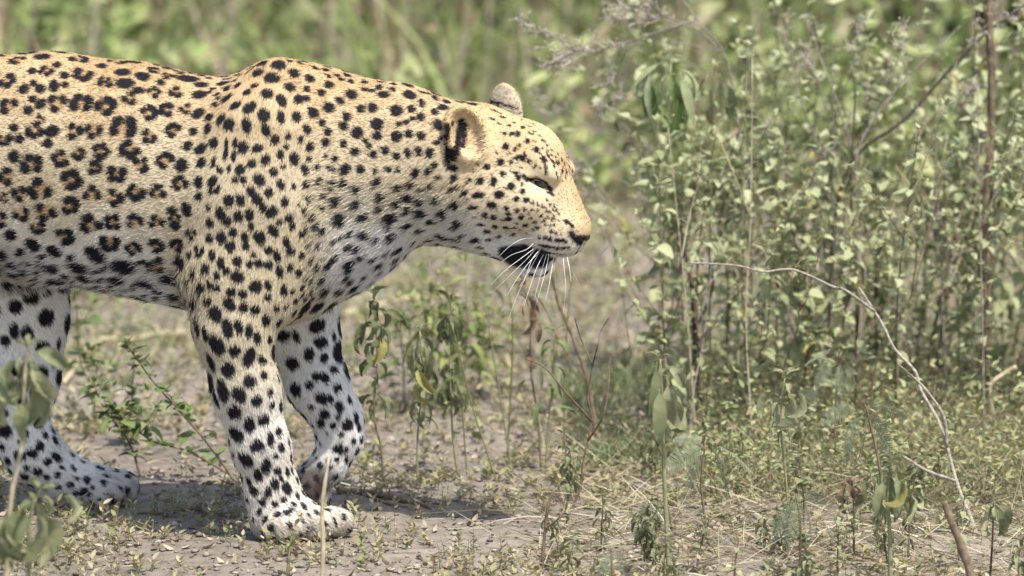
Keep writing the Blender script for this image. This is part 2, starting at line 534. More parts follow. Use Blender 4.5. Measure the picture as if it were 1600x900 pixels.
done = []          # centres laid by hand, which the scattered ones avoid
def img_spots(lst, ox, oy, sc, mirror=None, el=1.0, axis=(1, 0, 0), grow=1.25, wb=0.7):
    for e in lst:
        cx, cy, r = e[:3]
        h = hit(ox + cx / sc, oy + cy / sc)
        if h is None: continue
        p, n = h
        a = axis; ee = el
        if len(e) > 3: ee = e[3]
        if len(e) > 4: a = (math.cos(e[4]), 0, -math.sin(e[4]))
        rr = px(r / sc) * (grow if r < 22 else grow * 0.82)
        blob(p, n, rr, a, ee, wobble=wb)
        done.append((p, rr * 2 + px(3)))
        if mirror:
            p2 = np.array(mirror(Vector(p)))
            l2, n2, i2, d2 = bvh.find_nearest(Vector(p2))
            blob(np.array(l2), np.array(n2), rr, a, ee, wobble=wb)
            done.append((np.array(l2), rr * 2 + px(9)))
# face, read off the photograph (x, y, radius, stretch, angle) in a 2.57x enlargement
FACE = [(315,368,15),(355,370,10),(335,305,13),(382,255,10,1.6,1.5),(357,255,8,1.3,1.9),(333,253,9),(350,222,8),(325,188,7,1.8,.1),
 (283,196,7,1.8,.1),(290,162,7,1.6,.1),(422,284,12),(459,317,12,1.2,1.2),(405,228,9),(370,210,6,1.5,.9),(407,349,12,1.3,2.0),(382,350,11),
 (430,365,9),(390,302,9),(372,316,9),(260,387,13),(324,415,12),(233,442,16),(286,448,13,1.4,1.7),(357,466,16),(386,432,12),(380,412,10),
 (403,485,11),(400,457,8),(377,517,12),(420,520,11,1.3,-.4),(310,498,15,1.4,0),(227,500,14,1.8,-.2),(170,488,14),(190,441,10),(148,465,10),
 (121,475,12),(135,538,18),(204,550,8,3.2,-.25),(279,541,13,1.6,.1),(339,553,11),(345,577,8,1.8,0),(382,563,10),(410,559,8),(398,590,11),
 (437,593,8),(445,533,8),(463,540,6,1.6,1.2),(478,584,8),(480,545,5,1.6,1.2),(500,565,5,1.8,1.1),(515,570,5,1.8,1.1),(530,590,5,1.8,1.1),
 (490,552,5),(505,590,5,1.6,1.),(520,600,5,1.6,1.),(253,583,10,1.5,1.5),(287,591,13),(348,596,11,1.3,0),(236,619,8,2,0),(294,628,12),
 (338,632,11,1.3,0),(372,633,9),(262,646,13),(415,623,11),(310,667,9),(366,658,8),(392,640,7),(462,632,8,1.5,0),(445,640,7),(452,608,8),
 (490,600,7),(150,610,16),(135,630,12),(167,663,12),(215,680,13,1.4,.5),(270,680,9),(235,711,9,1.6,.5),(262,738,9,1.6,.3),(90,570,16),
 (85,590,12),(40,460,11),(97,462,7),(90,668,18,1.5,.5),(30,325,14,1.3,-.4),(22,405,11),(65,430,10),(50,380,13),(205,405,7),(225,375,7),
 (470,670,7),(493,672,9),(515,677,10),(543,681,10),(563,683,9),(577,687,7),(520,648,8,1.6,.1),(537,656,6,1.5,.5),(580,608,9,1.6,.5),(600,622,7,1.6,.9),
 (470,700,6),(487,705,8,1.5,0),(508,708,8,1.4,0),(527,711,7,1.4,0),(547,713,8,1.5,0),(568,713,8,1.5,0),(588,713,7,1.5,0),
 (492,730,7,1.5,0),(512,733,7,1.5,0),(532,736,6,1.5,0),(552,738,6,1.5,0),(572,738,5,1.5,0),(590,735,4),(560,655,5),
 (490,358,11,1.5,1.5),(480,352,7),(525,366,8,1.6,.6),(543,375,7,1.6,.3),(508,346,7,1.5,1.1),(592,395,7,1.6,2.),(580,412,6,1.6,2.),(556,420,6,1.5,2.4),
 (572,378,5,1.6,1.9),(540,412,5,1.6,2.),(455,380,5),(448,395,5),(470,395,5),(395,390,5),(500,300,6),(520,320,6),(545,335,5),(480,280,6),(440,255,6),(560,360,5,1.5,1.)]
FACE += [(a_, b_, 4.6, 1.6, c_) for a_, b_, c_ in ((430,225,.8),(450,245,.8),(470,262,.9),(490,285,1),(430,250,.8),(400,200,.6),(415,190,.6),(445,215,.7),(505,320,1),(520,340,1),(535,350,1.1),(550,370,1.1),(565,395,1.2),(530,385,2),(560,440,2),(575,432,2),(545,430,2),(480,310,1),(500,330,1),(475,335,1),(450,285,1),(500,520,1),(515,540,1),(530,545,1.1),(540,560,1.1),(550,575,1.2),(525,560,1),(545,600,1.1),(530,620,.9),(510,620,.8),(495,620,.8),(340,165,.2),(365,180,.3),(390,175,.4),(310,215,.3),(410,330,1),(350,330,1),(300,330,1),(280,420,1),(360,405,1),(330,470,.5),(440,560,1),(425,575,1),(465,560,1),(320,600,.2),(300,560,.2),(180,520,.2),(420,655,.2),(380,615,.2),(210,590,.2),(180,570,.2))]
img_spots(FACE, 660, 110, 2.57, mirror_head, grow=1.2, wb=0.45)
# near fore leg and lifted far leg, from a 1.957x enlargement at (260, 440)
LEGS = [(152,192,20,1.5,1.1),(187,268,21),(208,212,17),(187,141,16,1.7,1.4),(222,137,13,1.6,1.3),(252,230,17,1.6,1.9),(253,150,13,1.5,1.5),
 (277,170,12,1.5,1.3),(305,117,13,1.4,1.4),(316,176,11,1.4,1.),(292,238,12,1.4,.3),(298,286,13),(255,305,19),(170,330,18,2.,1.3),(150,355,10,2.6,1.2),
 (221,343,20,1.3,.8),(276,362,17),(317,336,11),(323,378,11),(207,396,21),(297,422,17),(254,436,16,1.4,1.6),(212,467,19,1.3,.5),(170,430,10,1.8,.9),
 (275,502,22,1.2,-.4),(317,481,11,1.9,1.5),(344,458,12),(351,508,11,1.3,1.2),(240,542,18,1.4,.9),(303,563,14,1.6,1.8),(334,533,9),(279,590,14,1.3,1.2),
 (340,578,11,1.3,1.),(369,580,8,1.9,1.5),(331,617,12,1.6,1.3),(368,630,14,1.4,1.),(310,643,11,1.6,1.7),(265,637,14),(292,672,12),(331,680,11),
 (358,667,10),(380,697,9),(366,707,10),(338,712,11),(300,727,12),(318,752,12),(282,702,11),(388,680,9),(400,652,8,1.5,1.4),(405,710,7),(415,730,8),(432,712,6),
 (383,575,7,1.6,1.4),(350,600,7),(280,640,6),(245,665,9),(250,610,9,1.5,1.4),(228,600,8,1.6,1.4),(92,130,13,2.4,1.3),(117,157,10,2.2,1.4),(135,245,12,2.3,1.3),
 (83,57,16),(103,10,14),(125,55,14),(150,97,20,1.2,1.2),(198,32,14),(235,37,13),(270,15,17),(193,68,16,1.4,1.),(237,77,14),(273,85,14),(310,47,12),(338,80,11),(347,123,11),
 (360,28,12),(386,30,9),(398,57,9),(420,15,9),(393,95,10),(452,25,8),(367,75,8),(330,130,0.1),
 (383,248,26),(392,328,25),(435,220,15,1.4,1.4),(472,183,16,1.3,0),(482,233,14),(510,267,12),(458,290,12),(482,292,12,1.4,1.),(437,315,13),(522,322,13),
 (476,357,17,1.3,.6),(500,357,10,1.5,1.2),(528,382,12,1.4,1.1),(482,403,16),(441,382,10),(470,431,13),(509,438,10),(524,412,9),(553,437,17),(534,465,9),(580,415,9,2.,1.4),
 (559,360,8,1.7,1.4),(525,508,15),(550,512,9),(523,545,9),(503,565,8),(521,595,9),(553,541,8,1.6,1.4),(573,487,9),(497,545,8),(462,135,20,1.4,-.2),(395,165,10,2.,1.3),
 (355,165,16,1.5,-.5),(512,165,9,1.6,1.2),(340,290,8,1.6,1.4),(375,360,14,1.5,.3),(490,460,5),(470,495,5),(460,540,5),(535,490,5)]
img_spots(LEGS, 260, 440, 1.957)
# far hind leg, 1.873x at (0, 420)
HIND = [(90,80,27),(135,142,29),(125,230,20),(122,300,22),(157,270,12,1.5,1.4),(78,188,17,1.3,1.5),(40,182,14,1.8,1.5),(14,208,16),(43,110,19),(172,218,9,1.8,1.5),
 (65,385,13,1.5,1.4),(112,447,18),(143,397,9,1.6,1.4),(15,472,19),(75,480,8,1.6,1.4),(57,546,14,1.3,0),(93,538,14,1.3,.3),(117,516,11,1.4,1.1),(138,563,12),(108,592,13),
 (165,550,11,1.7,.5),(167,603,10),(205,632,10),(166,637,9),(218,656,8),(243,652,11,1.5,-.6),(270,640,7),(238,675,5),(221,613,7),(77,580,9),(69,607,14),(20,560,14),(10,420,14),
 (180,580,6,1.5,.6),(150,345,6),(260,660,6,1.5,-.6),(15,40,15),(180,35,20,1.4,-.4),(130,65,12),(290,675,7),(310,660,5),(60,20,15)]
img_spots(HIND, 0, 420, 1.873)

# flank, shoulder and neck in a 2x enlargement at (0, 50): rosettes (x, y, radius) and solid marks
ROSE = [(58,90,27),(248,83,33),(485,118,23),(20,155,31),(145,118,25),(262,130,34),(330,150,19),(555,185,25),(485,185,25),(32,232,31),(180,225,34),(260,222,36),(330,230,35),(405,210,27),(465,250,29),
 (525,240,27),(580,238,21),(15,335,26),(110,310,30),(228,310,29),(290,305,29),(385,300,43),(470,325,27),(540,310,27),(105,412,37),(190,400,31),(250,385,23),(320,375,29),(405,365,34),(300,425,25),(370,440,31),
 (440,415,29),(515,400,29),(20,455,30),(225,465,36),(130,488,39),(60,510,27),(290,512,29),(360,515,31),(430,505,30),(495,500,29),(567,475,28),(65,570,28),(145,560,35),(222,545,32),(545,585,21),
 (285,605,37),(360,595,29),(425,592,28),(492,595,27),(118,615,26),(205,635,32),(350,660,34),(420,675,27),(487,668,27),(553,665,25),(500,730,32),(130,275,18),(10,520,18)]
MARK = [(15,70,15,1.4,0),(135,77,20,1.3,0),(195,60,18,1.6,0),(322,105,17),(365,85,20,1.5,0),(425,95,15,1.5,.3),(590,145,26,1.7,.1),(632,165,16,1.5,.1),(100,122,14),(75,178,18),(128,178,16),(105,160,12),(180,102,15),
 (170,168,15,1.5,1.5),(203,135,15),(205,165,12),(315,160,13),(345,165,12),(392,160,21,1.4,-.2),(385,125,18,1.4,0),(448,138,20,1.2,.2),(505,157,15),(625,195,18,1.3,-.3),(435,182,14,1.5,0),(105,210,13),(130,225,14,1.4,-.9),
 (90,245,15),(620,255,17,1.3,-.6),(45,300,14),(62,335,15),(165,310,18,1.3,-.3),(150,348,16),(588,355,16),(605,312,13),(45,390,19),(570,418,21),(628,366,16,1.4,-.6),(630,408,17),(540,560,15),(585,555,17,1.4,1.2),(550,605,17),
 (35,635,24),(105,665,20,1.3,.8),(172,685,22,1.5,.6),(290,685,22,1.5,.2),(312,705,19,1.4,.2),(178,738,20,1.2,.3),(258,738,27,1.5,.3),(395,732,29,1.7,.1),(563,717,21),(375,772,23,1.5,.3),(470,785,23,1.6,.3),(537,778,23,1.4,.4),
 (280,770,17,1.6,.3),(195,790,25,1.3,-.7),(480,845,22,1.6,.3),(560,830,22),(565,870,22,1.4,.6),(15,700,20),(10,760,22),(50,730,16),
 (700,160,15,1.4,-.6),(755,135,15),(743,165,14),(772,187,14),(795,167,13),(735,228,15,1.3,-.6),(710,205,16,1.4,-1),(690,270,15,1.3,-1),(655,265,14),(650,300,14,1.4,1.5),(715,285,19),(780,235,18,1.3,-.8),(805,125,15,1.3,0),
 (870,100,19,1.2,.2),(850,143,19,1.4,.1),(835,190,21),(908,172,18),(920,127,18),(970,145,16),(880,212,17,1.3,1.4),(935,210,17),(960,178,12),(960,208,12),(1005,190,14),(1030,165,16),(980,253,18),(1030,237,18),(928,263,17),
 (878,265,13,1.6,1.5),(825,258,19,1.2,1.4),(770,290,16,1.5,1.4),(830,305,14,1.5,1.2),(860,335,15),(960,303,13,1.3,1),(940,332,11),(900,325,11),(970,358,13,1.3,-1),(1008,285,12),(1025,312,13),(1018,345,13),(920,395,17,1.2,1.4),
 (830,398,14,1.4,-1),(805,362,13,1.4,-.5),(760,360,17,1.2,1.4),(668,345,17),(708,348,9,2,1.5),(735,345,9,2,1.5),(668,405,9,2,1.5),(705,380,9,2,1.5),(730,385,9,2,1.5),(855,435,14),(955,430,13,1.4,1.4),(992,422,10),(1048,397,10),
 (1020,388,8),(895,357,10),(885,420,8),(750,430,14,1.4,-.6),(788,410,14),(760,460,12),(735,462,11),(715,425,10),(665,465,14,1.4,-1),(622,470,15,1.3,1.4),(622,512,14),(660,495,10),(680,490,10,1.6,-1),(810,460,17,1.3,1),
 (783,495,13,1.4,1.4),(840,500,14),(878,475,13,1.3,1),(960,477,14),(1000,468,13),(918,482,9),(890,530,12,1.5,1.5),(715,525,18),(752,525,14,1.5,1.2),(803,520,16),(822,545,11,1.6,1.4),(745,575,17),(780,570,13,1.6,1.5),
 (850,560,17,1.3,-.7),(968,520,12),(1018,515,10),(953,558,11),(935,535,6),(690,565,17,1.3,1),(710,590,15),(690,640,16,1.3,1.4),(655,595,15),(655,645,15),(728,625,14),(720,668,17),(765,640,12,1.4,1.5),(768,668,13),
 (812,640,18,1.2,1),(855,620,15,1.5,1.1),(905,580,14),(915,605,10),(875,590,9),(978,578,11),(1010,550,10),(838,680,13),(865,697,12,1.5,1.4),(895,655,11,1.7,1.4),(908,683,14),(945,630,12),(960,612,10),(968,660,10),(740,715,17),
 (790,695,10),(780,725,12),(808,722,15),(640,735,15),(662,695,12,1.4,1.3),(690,720,13,1.5,1.4),(705,745,12),(742,762,18,1.2,.2),(840,728,15),(873,747,12,1.6,1.4),(907,735,12),(945,695,12),(975,707,9),(935,750,13),(958,770,8),
 (800,795,20),(838,790,12,1.4,1.4),(888,805,12,1.4,1.4),(627,787,14),(655,785,10,1.5,1.4),(675,800,12),(720,810,14),(758,815,12),(605,832,18),(945,800,9),(978,770,9),(980,800,8),
 (1100,195,19),(1098,155,12),(1065,215,13,1.2,.8),(1130,240,14),(1165,238,17),(1085,265,15),(1075,295,14),(1118,315,23),(1200,195,16,1.2,0),(1240,245,25),(1180,290,20),(1180,325,14),(1240,325,17),(1278,318,14),(1318,325,14),
 (1315,265,14),(1290,270,10),(1282,195,20),(1360,250,12),(1385,235,13,1.4,-.4),(1370,290,16,1.2,1.4),(1075,350,12),(1110,375,14),(1168,383,13),(1205,372,14),(1240,388,12),(1275,378,10,1.4,1.4),(1310,372,11,1.5,1.2),(1345,380,14),
 (1080,430,15,1.3,-1),(1128,430,14),(1183,467,14),(1175,435,9),(1215,430,10),(1250,487,13),(1300,440,13,1.3,-1),(1340,435,11),(1195,515,13,1.3,1.4),(1280,520,16,1.2,0),(1118,490,14),(1245,430,8),(1325,490,10),(1055,530,14,1.4,-.9),
 (1118,535,15),(1065,585,19,1.2,1.2),(1140,578,14,1.3,0),(1228,582,19,1.3,-.1),(1320,567,16,1.2,.2),(1385,570,13),(1220,610,11),(1145,635,14,1.4,.6),(1180,650,10),(1100,630,10),(1070,640,9),(1050,650,10)]
img_spots(MARK, 0, 50, 2.0, grow=1.18, wb=0.55)
for x_, y_, R_ in ROSE:
    h = hit((x_ + random.uniform(-4, 4)) / 2, 50 + (y_ + random.uniform(-4, 4)) / 2)
    if h is None: continue
    p, n = h
    R_ = px(R_ / 2) * 1.06
    done.append((p, R_ * 2.1 + px(3)))
    t = tangent(n, np.array((1, 0, 0.1))); b = np.cross(n, t)
    blob(p, n, R_ * 0.72, t, 1.1, 1.0, inner, 0.5)
    m = 3 if R_ < px(12) else random.choice((3, 4, 4))
    a0 = random.uniform(0, 6.28)
    for j in range(m):
        a = a0 + j * (5.4 / m) + random.uniform(-0.2, 0.2)
        o = t * math.cos(a) * 1.12 + b * math.sin(a)
        blob(p + o * R_ * 0.58, n, R_ * random.uniform(0.40, 0.48), -t * math.sin(a) + b * math.cos(a), random.uniform(1.05, 1.4), wobble=0.55)

# scattered rosettes and spots on the rest
order = np.nonzero(farea)[0]
NC = 60000
ci = rng.choice(len(BT), NC, p=farea / farea.sum())
CPs = BV[BT[ci]].mean(1); CN = BN[BT[ci, 0]]
cu_, cv_ = proj(CPs)
chx = (CPs - np.array(HEAD_O)) @ np.array(HF) * 1130.0
grid = {}
def cell(p, s): return tuple(np.floor(p / s).astype(int))
GS = 0.05
def near_any(p, rad):
    c = cell(p, GS)
    for dx in (-1, 0, 1):
        for dy in (-1, 0, 1):
            for dz in (-1, 0, 1):
                for q, rq in grid.get((c[0] + dx, c[1] + dy, c[2] + dz), ()):
                    if ((q - p) ** 2).sum() < ((rad + rq) * 0.5) ** 2: return True
    return False
for p, r_ in done: grid.setdefault(cell(p, GS), []).append((p, r_))
nros = 0
for p, n, u, v, fx in zip(CPs, CN, cu_, cv_, chx):
    if fx > -60 and v < 420: continue
    if v > 855: continue
    shoulder = sstep(250, 350, np.array([u]))[0]
    if v > 700: sp_, kind = px(18), 'dot'
    elif v > 480: sp_, kind = px(34), 'spot'
    elif u > 560 and v > 300: sp_, kind = px(21), 'dot'
    elif u > 320: sp_, kind = px(25 if u < 560 else 27), 'solid'
    else: sp_, kind = px(33 if v < 415 else 28), 'rose'
    if n[1] < -0.12 and 0 < u < 705 and v < 490 and not (u > 500 and v > 360): sp_, kind = (px(17), 'solid') if u > 320 or v > 405 else (px(23), 'gap')      # laid by hand above: only the gaps are filled
    sp_ *= random.uniform(0.92, 1.12)
    if near_any(p, sp_): continue
    grid.setdefault(cell(p, GS), []).append((p, sp_))
    ax_ = np.array((1, 0, 0.12)) if v < 480 else np.array((0.25, 0, -1.0))
    t = tangent(n, ax_); b = np.cross(n, t)
    if kind == 'dot':
        blob(p, n, sp_ * random.uniform(0.27, 0.37), t, random.uniform(1, 1.5))
    elif kind == 'gap':
        a = random.uniform(0, 6.28)
        blob(p, n, px(8), t, 1.1, 0.8, inner, 0.5)
        for q in range(random.choice((2, 3))):
            o = t * math.cos(a + q * 2.2) + b * math.sin(a + q * 2.2)
            blob(p + o * px(6.5), n, px(random.uniform(4.6, 6.0)), b * math.cos(a + q * 2.2) - t * math.sin(a + q * 2.2), 1.25, wobble=0.55)
    elif kind == 'spot':
        blob(p, n, sp_ * random.uniform(0.34, 0.44), t, random.uniform(1.1, 1.5))
    elif kind == 'solid':
        r = sp_ * random.uniform(0.33, 0.42)
        if random.random() < 0.3:
            a = random.uniform(0, 6.28); o = t * math.cos(a) + b * math.sin(a)
            blob(p + o * r * 0.8, n, r * 0.72, t, 1.2); blob(p - o * r * 0.8, n, r * 0.75, t, 1.2)
        else:
            ang = random.uniform(-0.5, 0.5)
            blob(p, n, r, b * math.cos(ang) + t * math.sin(ang), random.uniform(1.05, 1.5))
    else:
        nros += 1
        if v > 412:                                   # long bars along the belly edge
            blob(p, n, sp_ * 0.27, t, random.uniform(1.5, 2.1)); continue
        m = random.choice((2, 2, 3, 3, 3, 4))
        a0 = random.uniform(0, 6.28)
        ro = sp_ * random.uniform(0.27, 0.33)
        blob(p, n, ro * 1.15, t, 1.1, 0.9, inner, 0.5)
        for j in range(m):
            a = a0 + j * (5.2 / m) + random.uniform(-0.2, 0.2)
            o = t * math.cos(a) * 1.15 + b * math.sin(a)
            tl = -t * math.sin(a) + b * math.cos(a)
            blob(p + o * ro, n, sp_ * random.uniform(0.185, 0.235), tl, random.uniform(1.1, 1.7) * (1.3 if m == 2 else 1.0))
# black lip, eye line, ear marks, dark slit in the near ear's hollow
groove = np.zeros(len(PTS))
def img_poly(pts, w, mirror=mirror_head, buf=None):
    for (x0, y0), (x1, y1) in zip(pts[:-1], pts[1:]):
        L = max(2, int(math.hypot(x1 - x0, y1 - y0) / (w * 0.6)))
        for j in range(L + 1):
            h = hit(x0 + (x1 - x0) * j / L, y0 + (y1 - y0) * j / L)
            if h is None: continue
            blob(h[0], h[1], px(w), (1, 0, 0), 1.0, 1.0, buf, 0.4, 0.4)
            if mirror:
                q = bvh.find_nearest(mirror(Vector(h[0])))
                blob(np.array(q[0]), np.array(q[1]), px(w), (1, 0, 0), 1.0, 1.0, None, 0.4, 0.4)
img_poly([(792, 398), (850, 402)], 15)
img_poly([(800, 408), (848, 409)], 13)
img_poly([(786, 392), (820, 388), (850, 394)], 9)
img_poly([(818, 275), (824, 281)], 4); img_poly([(822, 281), (838, 279), (852, 285), (862, 298)], 4.2)
img_poly([(856, 300), (864, 304)], 3)
img_poly([(853, 258), (853, 272)], 2.6)
img_poly([(906, 386), (899, 399)], 2.2, None); img_poly([(893, 402), (872, 405), (856, 401)], 2.8)
img_poly([(893, 364), (899, 374), (908, 380)], 6); img_poly([(899, 372), (915, 372)], 6, None)
img_poly([(700, 195), (698, 240), (702, 262)], 5); img_poly([(712, 236), (708, 248)], 4)
img_poly([(722, 190), (717, 212), (714, 238)], 8); img_poly([(728, 196), (724, 228)], 5)
img_poly([(766, 159), (780, 162)], 3.2, None); img_poly([(782, 162), (806, 170)], 2.4, None)
for g_ in ([(455, 828), (459, 845), (462, 862)], [(487, 822), (494, 840), (498, 860)], [(508, 826), (515, 842), (516, 858)], [(432, 835), (428, 850), (430, 862)],
           [(172, 770), (180, 784), (182, 800)], [(194, 768), (202, 780), (204, 798)], [(478, 752), (482, 768)]):
    img_poly(g_, 2.6, None, groove)                       # dark lines along the grooves between the toes
spot = np.clip(spot, 0, 1)
base = lerp(base, np.array([[0.10, 0.08, 0.065]]), groove * 0.75)
base = lerp(base, INNER[None], inner * 0.8)
# coat: pigment, dust, dark groin and toe lines, painted shade on the lifted paw
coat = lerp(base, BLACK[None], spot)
nose_h = hit(917, 366)

mat_skin = attr_mat('leopard_skin', 0.8, 0.15)
mat_fur = attr_mat('leopard_fur', 0.55, 0.22)
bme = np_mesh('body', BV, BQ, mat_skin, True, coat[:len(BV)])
leopard = empty('leopard', PZ(300, 0.0, 0.0), 'spotted leopard striding across bare ground with head lowered and one forepaw lifted', 'leopard')
LOFF = leopard.location.copy()
def lpart(name, me):
    o = link(name, me, leopard)
    o.location = -LOFF
    return o
lpart('body', bme)

# ---- fur
hc = coat[len(BV):].copy()
sp_h = spot[len(BV):]
hu, hv = UU[len(BV):], VV[len(BV):]; hhx = hx[len(BV):]; hhw = np.abs(hw[len(BV):])
flow = np.zeros((NH, 3)); wsum = np.zeros(NH)
for kind, d, k, fl, sub in PR:
    if fl is None or sub: continue
    b0, b1 = prim_box(kind, d, 0.035)
    m = np.nonzero(((HP > b0) & (HP < b1)).all(1))[0]
    if not len(m): continue
    dd = eval_prim(kind, d, HP[m, 0], HP[m, 1], HP[m, 2])
    w = np.exp(-np.maximum(dd, -0.02) / 0.006)
    f = np.array(fl, float); f /= np.linalg.norm(f)
    flow[m] += w[:, None] * f; wsum[m] += w
flow /= np.maximum(wsum, 1e-9)[:, None]
flow += (np.stack([vnoise(HP, 22, 11), vnoise(HP, 22, 12), vnoise(HP, 22, 13)], 1) - 0.5) * 0.9
flow += rng.normal(0, 0.16, (NH, 3))
flow[:, 2] -= 0.12
flow -= HN * (flow * HN).sum(1)[:, None]
flow /= np.linalg.norm(flow, axis=1)[:, None] + 1e-9
length = np.full(NH, 0.0066)
length = length + 0.010 * sstep(400, 455, hv) * (1 - sstep(300, 340, hu)) * (hv < 500)      # belly
length = np.where((hu > 480) & (hhx < -40) & (hv > 290) & (hv < 500), 0.012, length)      # chest and throat
length = np.where(hv > 480, np.where((hu < 330) & (hv < 500), length, 0.0068), length)
length = np.where(hv > 780, 0.0065, length)
hd = sstep(-90, 60, hhx) * (hv < 440)
length = length * (1 - hd) + hd * 0.0045
length = np.where((hhx > 85) & (hv < 440), 0.0048, length)
eye_c = np.array(Hd(846, 290, 44)); eye_c2 = np.array(mirror_head(Vector(eye_c)))
for ec in (eye_c, eye_c2):
    de = np.linalg.norm(HP - ec, axis=1)
    length *= 0.15 + 0.85 * sstep(0.018, 0.034, de)
ear_c = np.array(Hd(745, 215, 84))
de = np.linalg.norm(HP - ear_c, axis=1)
tuft_ = (1 - sstep(0.012, 0.026, de))
length = length * (1 - tuft_) + 0.011 * tuft_
hc = lerp(hc, np.array([[0.62, 0.55, 0.44]]), tuft_ * 0.7 * (rng.random(NH) < 0.6))
nose_c = np.array(Hd(912, 370, 0))
length *= sstep(0.012, 0.02, np.linalg.norm(HP - nose_c, axis=1))
length *= rng.uniform(0.65, 1.25, NH)
lift = np.radians(rng.normal(20, 8, NH))
d0 = flow * np.cos(lift)[:, None] + HN * np.sin(lift)[:, None]
keep = length > 0.0009
HPk, d0k, HNk, Lk = HP[keep], d0[keep], HN[keep], length[keep]
nk = len(HPk)
tt = np.array([0, 0.35, 0.7, 1.0])
pts = HPk[:, None, :] - HNk[:, None, :] * 0.0005 + d0k[:, None, :] * (Lk[:, None] * tt)[:, :, None] \
    - (HNk[:, None, :] * 0.22 + np.array([0, 0, 0.10])) * (Lk[:, None] * tt ** 2)[:, :, None]
pts += rng.normal(0, 1, (nk, 4, 3)) * (Lk[:, None] * tt * 0.05)[:, :, None]
pts[:, :, 2] = np.maximum(pts[:, :, 2], 0.0005)
fur = bpy.data.hair_curves.new('fur')
fur.add_curves([4] * nk)
fur.attributes['position'].data.foreach_set('vector', pts.astype(np.float32).ravel())
ra = fur.attributes.get('radius') or fur.attributes.new('radius', 'FLOAT', 'POINT')
rad = np.array([0.00034, 0.00030, 0.00020, 0.00005])[None, :] * rng.uniform(0.8, 1.25, (nk, 1))
ra.data.foreach_set('value', rad.astype(np.float32).ravel())
ca = fur.attributes.new('col', 'FLOAT_COLOR', 'CURVE')
hcol = hc[keep] * rng.uniform(0.72, 1.26, (nk, 1))
tick = (rng.random(nk) < 0.08) & (hhx[keep] > -40) & (VV[len(BV):][keep] > 200) & (VV[len(BV):][keep] < 400)
hcol[tick] *= np.array([0.5, 0.42, 0.36])
c4 = np.ones((nk, 4), np.float32); c4[:, :3] = np.clip(hcol, 0.004, 0.9)
ca.data.foreach_set('color', c4.ravel())
fur.materials.append(mat_fur)
furo = lpart('fur', fur)
furo['kind'] = 'stuff'

# ---- eyes, nose, whiskers
def uv_sphere(c, r, nu=24, nv=16, sx=(1, 1, 1)):
    V = [(c[0], c[1], c[2] + r * sx[2])]
    for i in range(1, nv):
        a = math.pi * i / nv
        for j in range(nu):
            b = 2 * math.pi * j / nu
            V.append((c[0] + r * sx[0] * math.sin(a) * math.cos(b), c[1] + r * sx[1] * math.sin(a) * math.sin(b), c[2] + r * sx[2] * math.cos(a)))
    V.append((c[0], c[1], c[2] - r * sx[2]))
    Fc = []
    for j in range(nu):
        Fc.append((0, 1 + j, 1 + (j + 1) % nu))
        L = 1 + (nv - 2) * nu
        Fc.append((len(V) - 1, L + (j + 1) % nu, L + j))
    for i in range(nv - 2):
        for j in range(nu):
            a, b = 1 + i * nu + j, 1 + i * nu + (j + 1) % nu
            Fc.append((a, a + nu, b + nu, b))
    return V, Fc
me_, nt_, b_ = new_mat('leopard_eye')
tc_ = nt_.nodes.new('ShaderNodeTexCoord')
gaze = Vector((0.86, -0.5, -0.1)).normalized()
dot_ = nt_.nodes.new('ShaderNodeVectorMath'); dot_.operation = 'DOT_PRODUCT'
nrm_ = nt_.nodes.new('ShaderNodeVectorMath'); nrm_.operation = 'NORMALIZE'
nt_.links.new(tc_.outputs['Object'], nrm_.inputs[0]); nt_.links.new(nrm_.outputs[0], dot_.inputs[0])
dot_.inputs[1].default_value = gaze
rr_ = ramp_node(nt_, dot_.outputs['Value'], [(0.0, (0.012, 0.010, 0.010)), (0.50, (0.02, 0.016, 0.014)), (0.56, (0.035, 0.037, 0.026)), (0.9, (0.06, 0.058, 0.038)), (0.955, (0.004, 0.004, 0.004))])
nt_.links.new(rr_.outputs[0], b_.inputs['Base Color'])
b_.inputs['Roughness'].default_value = 0.08
mat_eye = me_
for ec in (Hd(844, 290, 28), mirror_head(Hd(844, 290, 28))):
    V, Fc = uv_sphere((0, 0, 0), 0.0135)
    o = link('eye', mesh_data('eye', V, Fc, mat_eye), leopard)
    o.location = ec - LOFF
mat_nose, nt_, b_ = new_mat('nose_leather')
nn = noise_node(nt_, 70, 3)
rn = ramp_node(nt_, nn.outputs['Fac'], [(0.35, (0.014, 0.010, 0.011)), (0.75, (0.10, 0.055, 0.05))])
nt_.links.new(rn.outputs[0], b_.inputs['Base Color'])
b_.inputs['Roughness'].default_value = 0.45
# nose leather: a small rounded wedge with two nostril wings
NV, NF = [], []
for (uu, vv2, w, r) in ((912, 369, 0, 11), (905, 372, 10, 8), (905, 372, -10, 8), (908, 379, 0, 7)):
    V, Fc = uv_sphere(Hd(uu, vv2, w), px(r), 14, 10, (1, 1, 0.8))
    o0 = len(NV); NV += V; NF += [tuple(i + o0 for i in f) for f in Fc]
lpart('nose', mesh_data('nose', NV, NF, mat_nose))

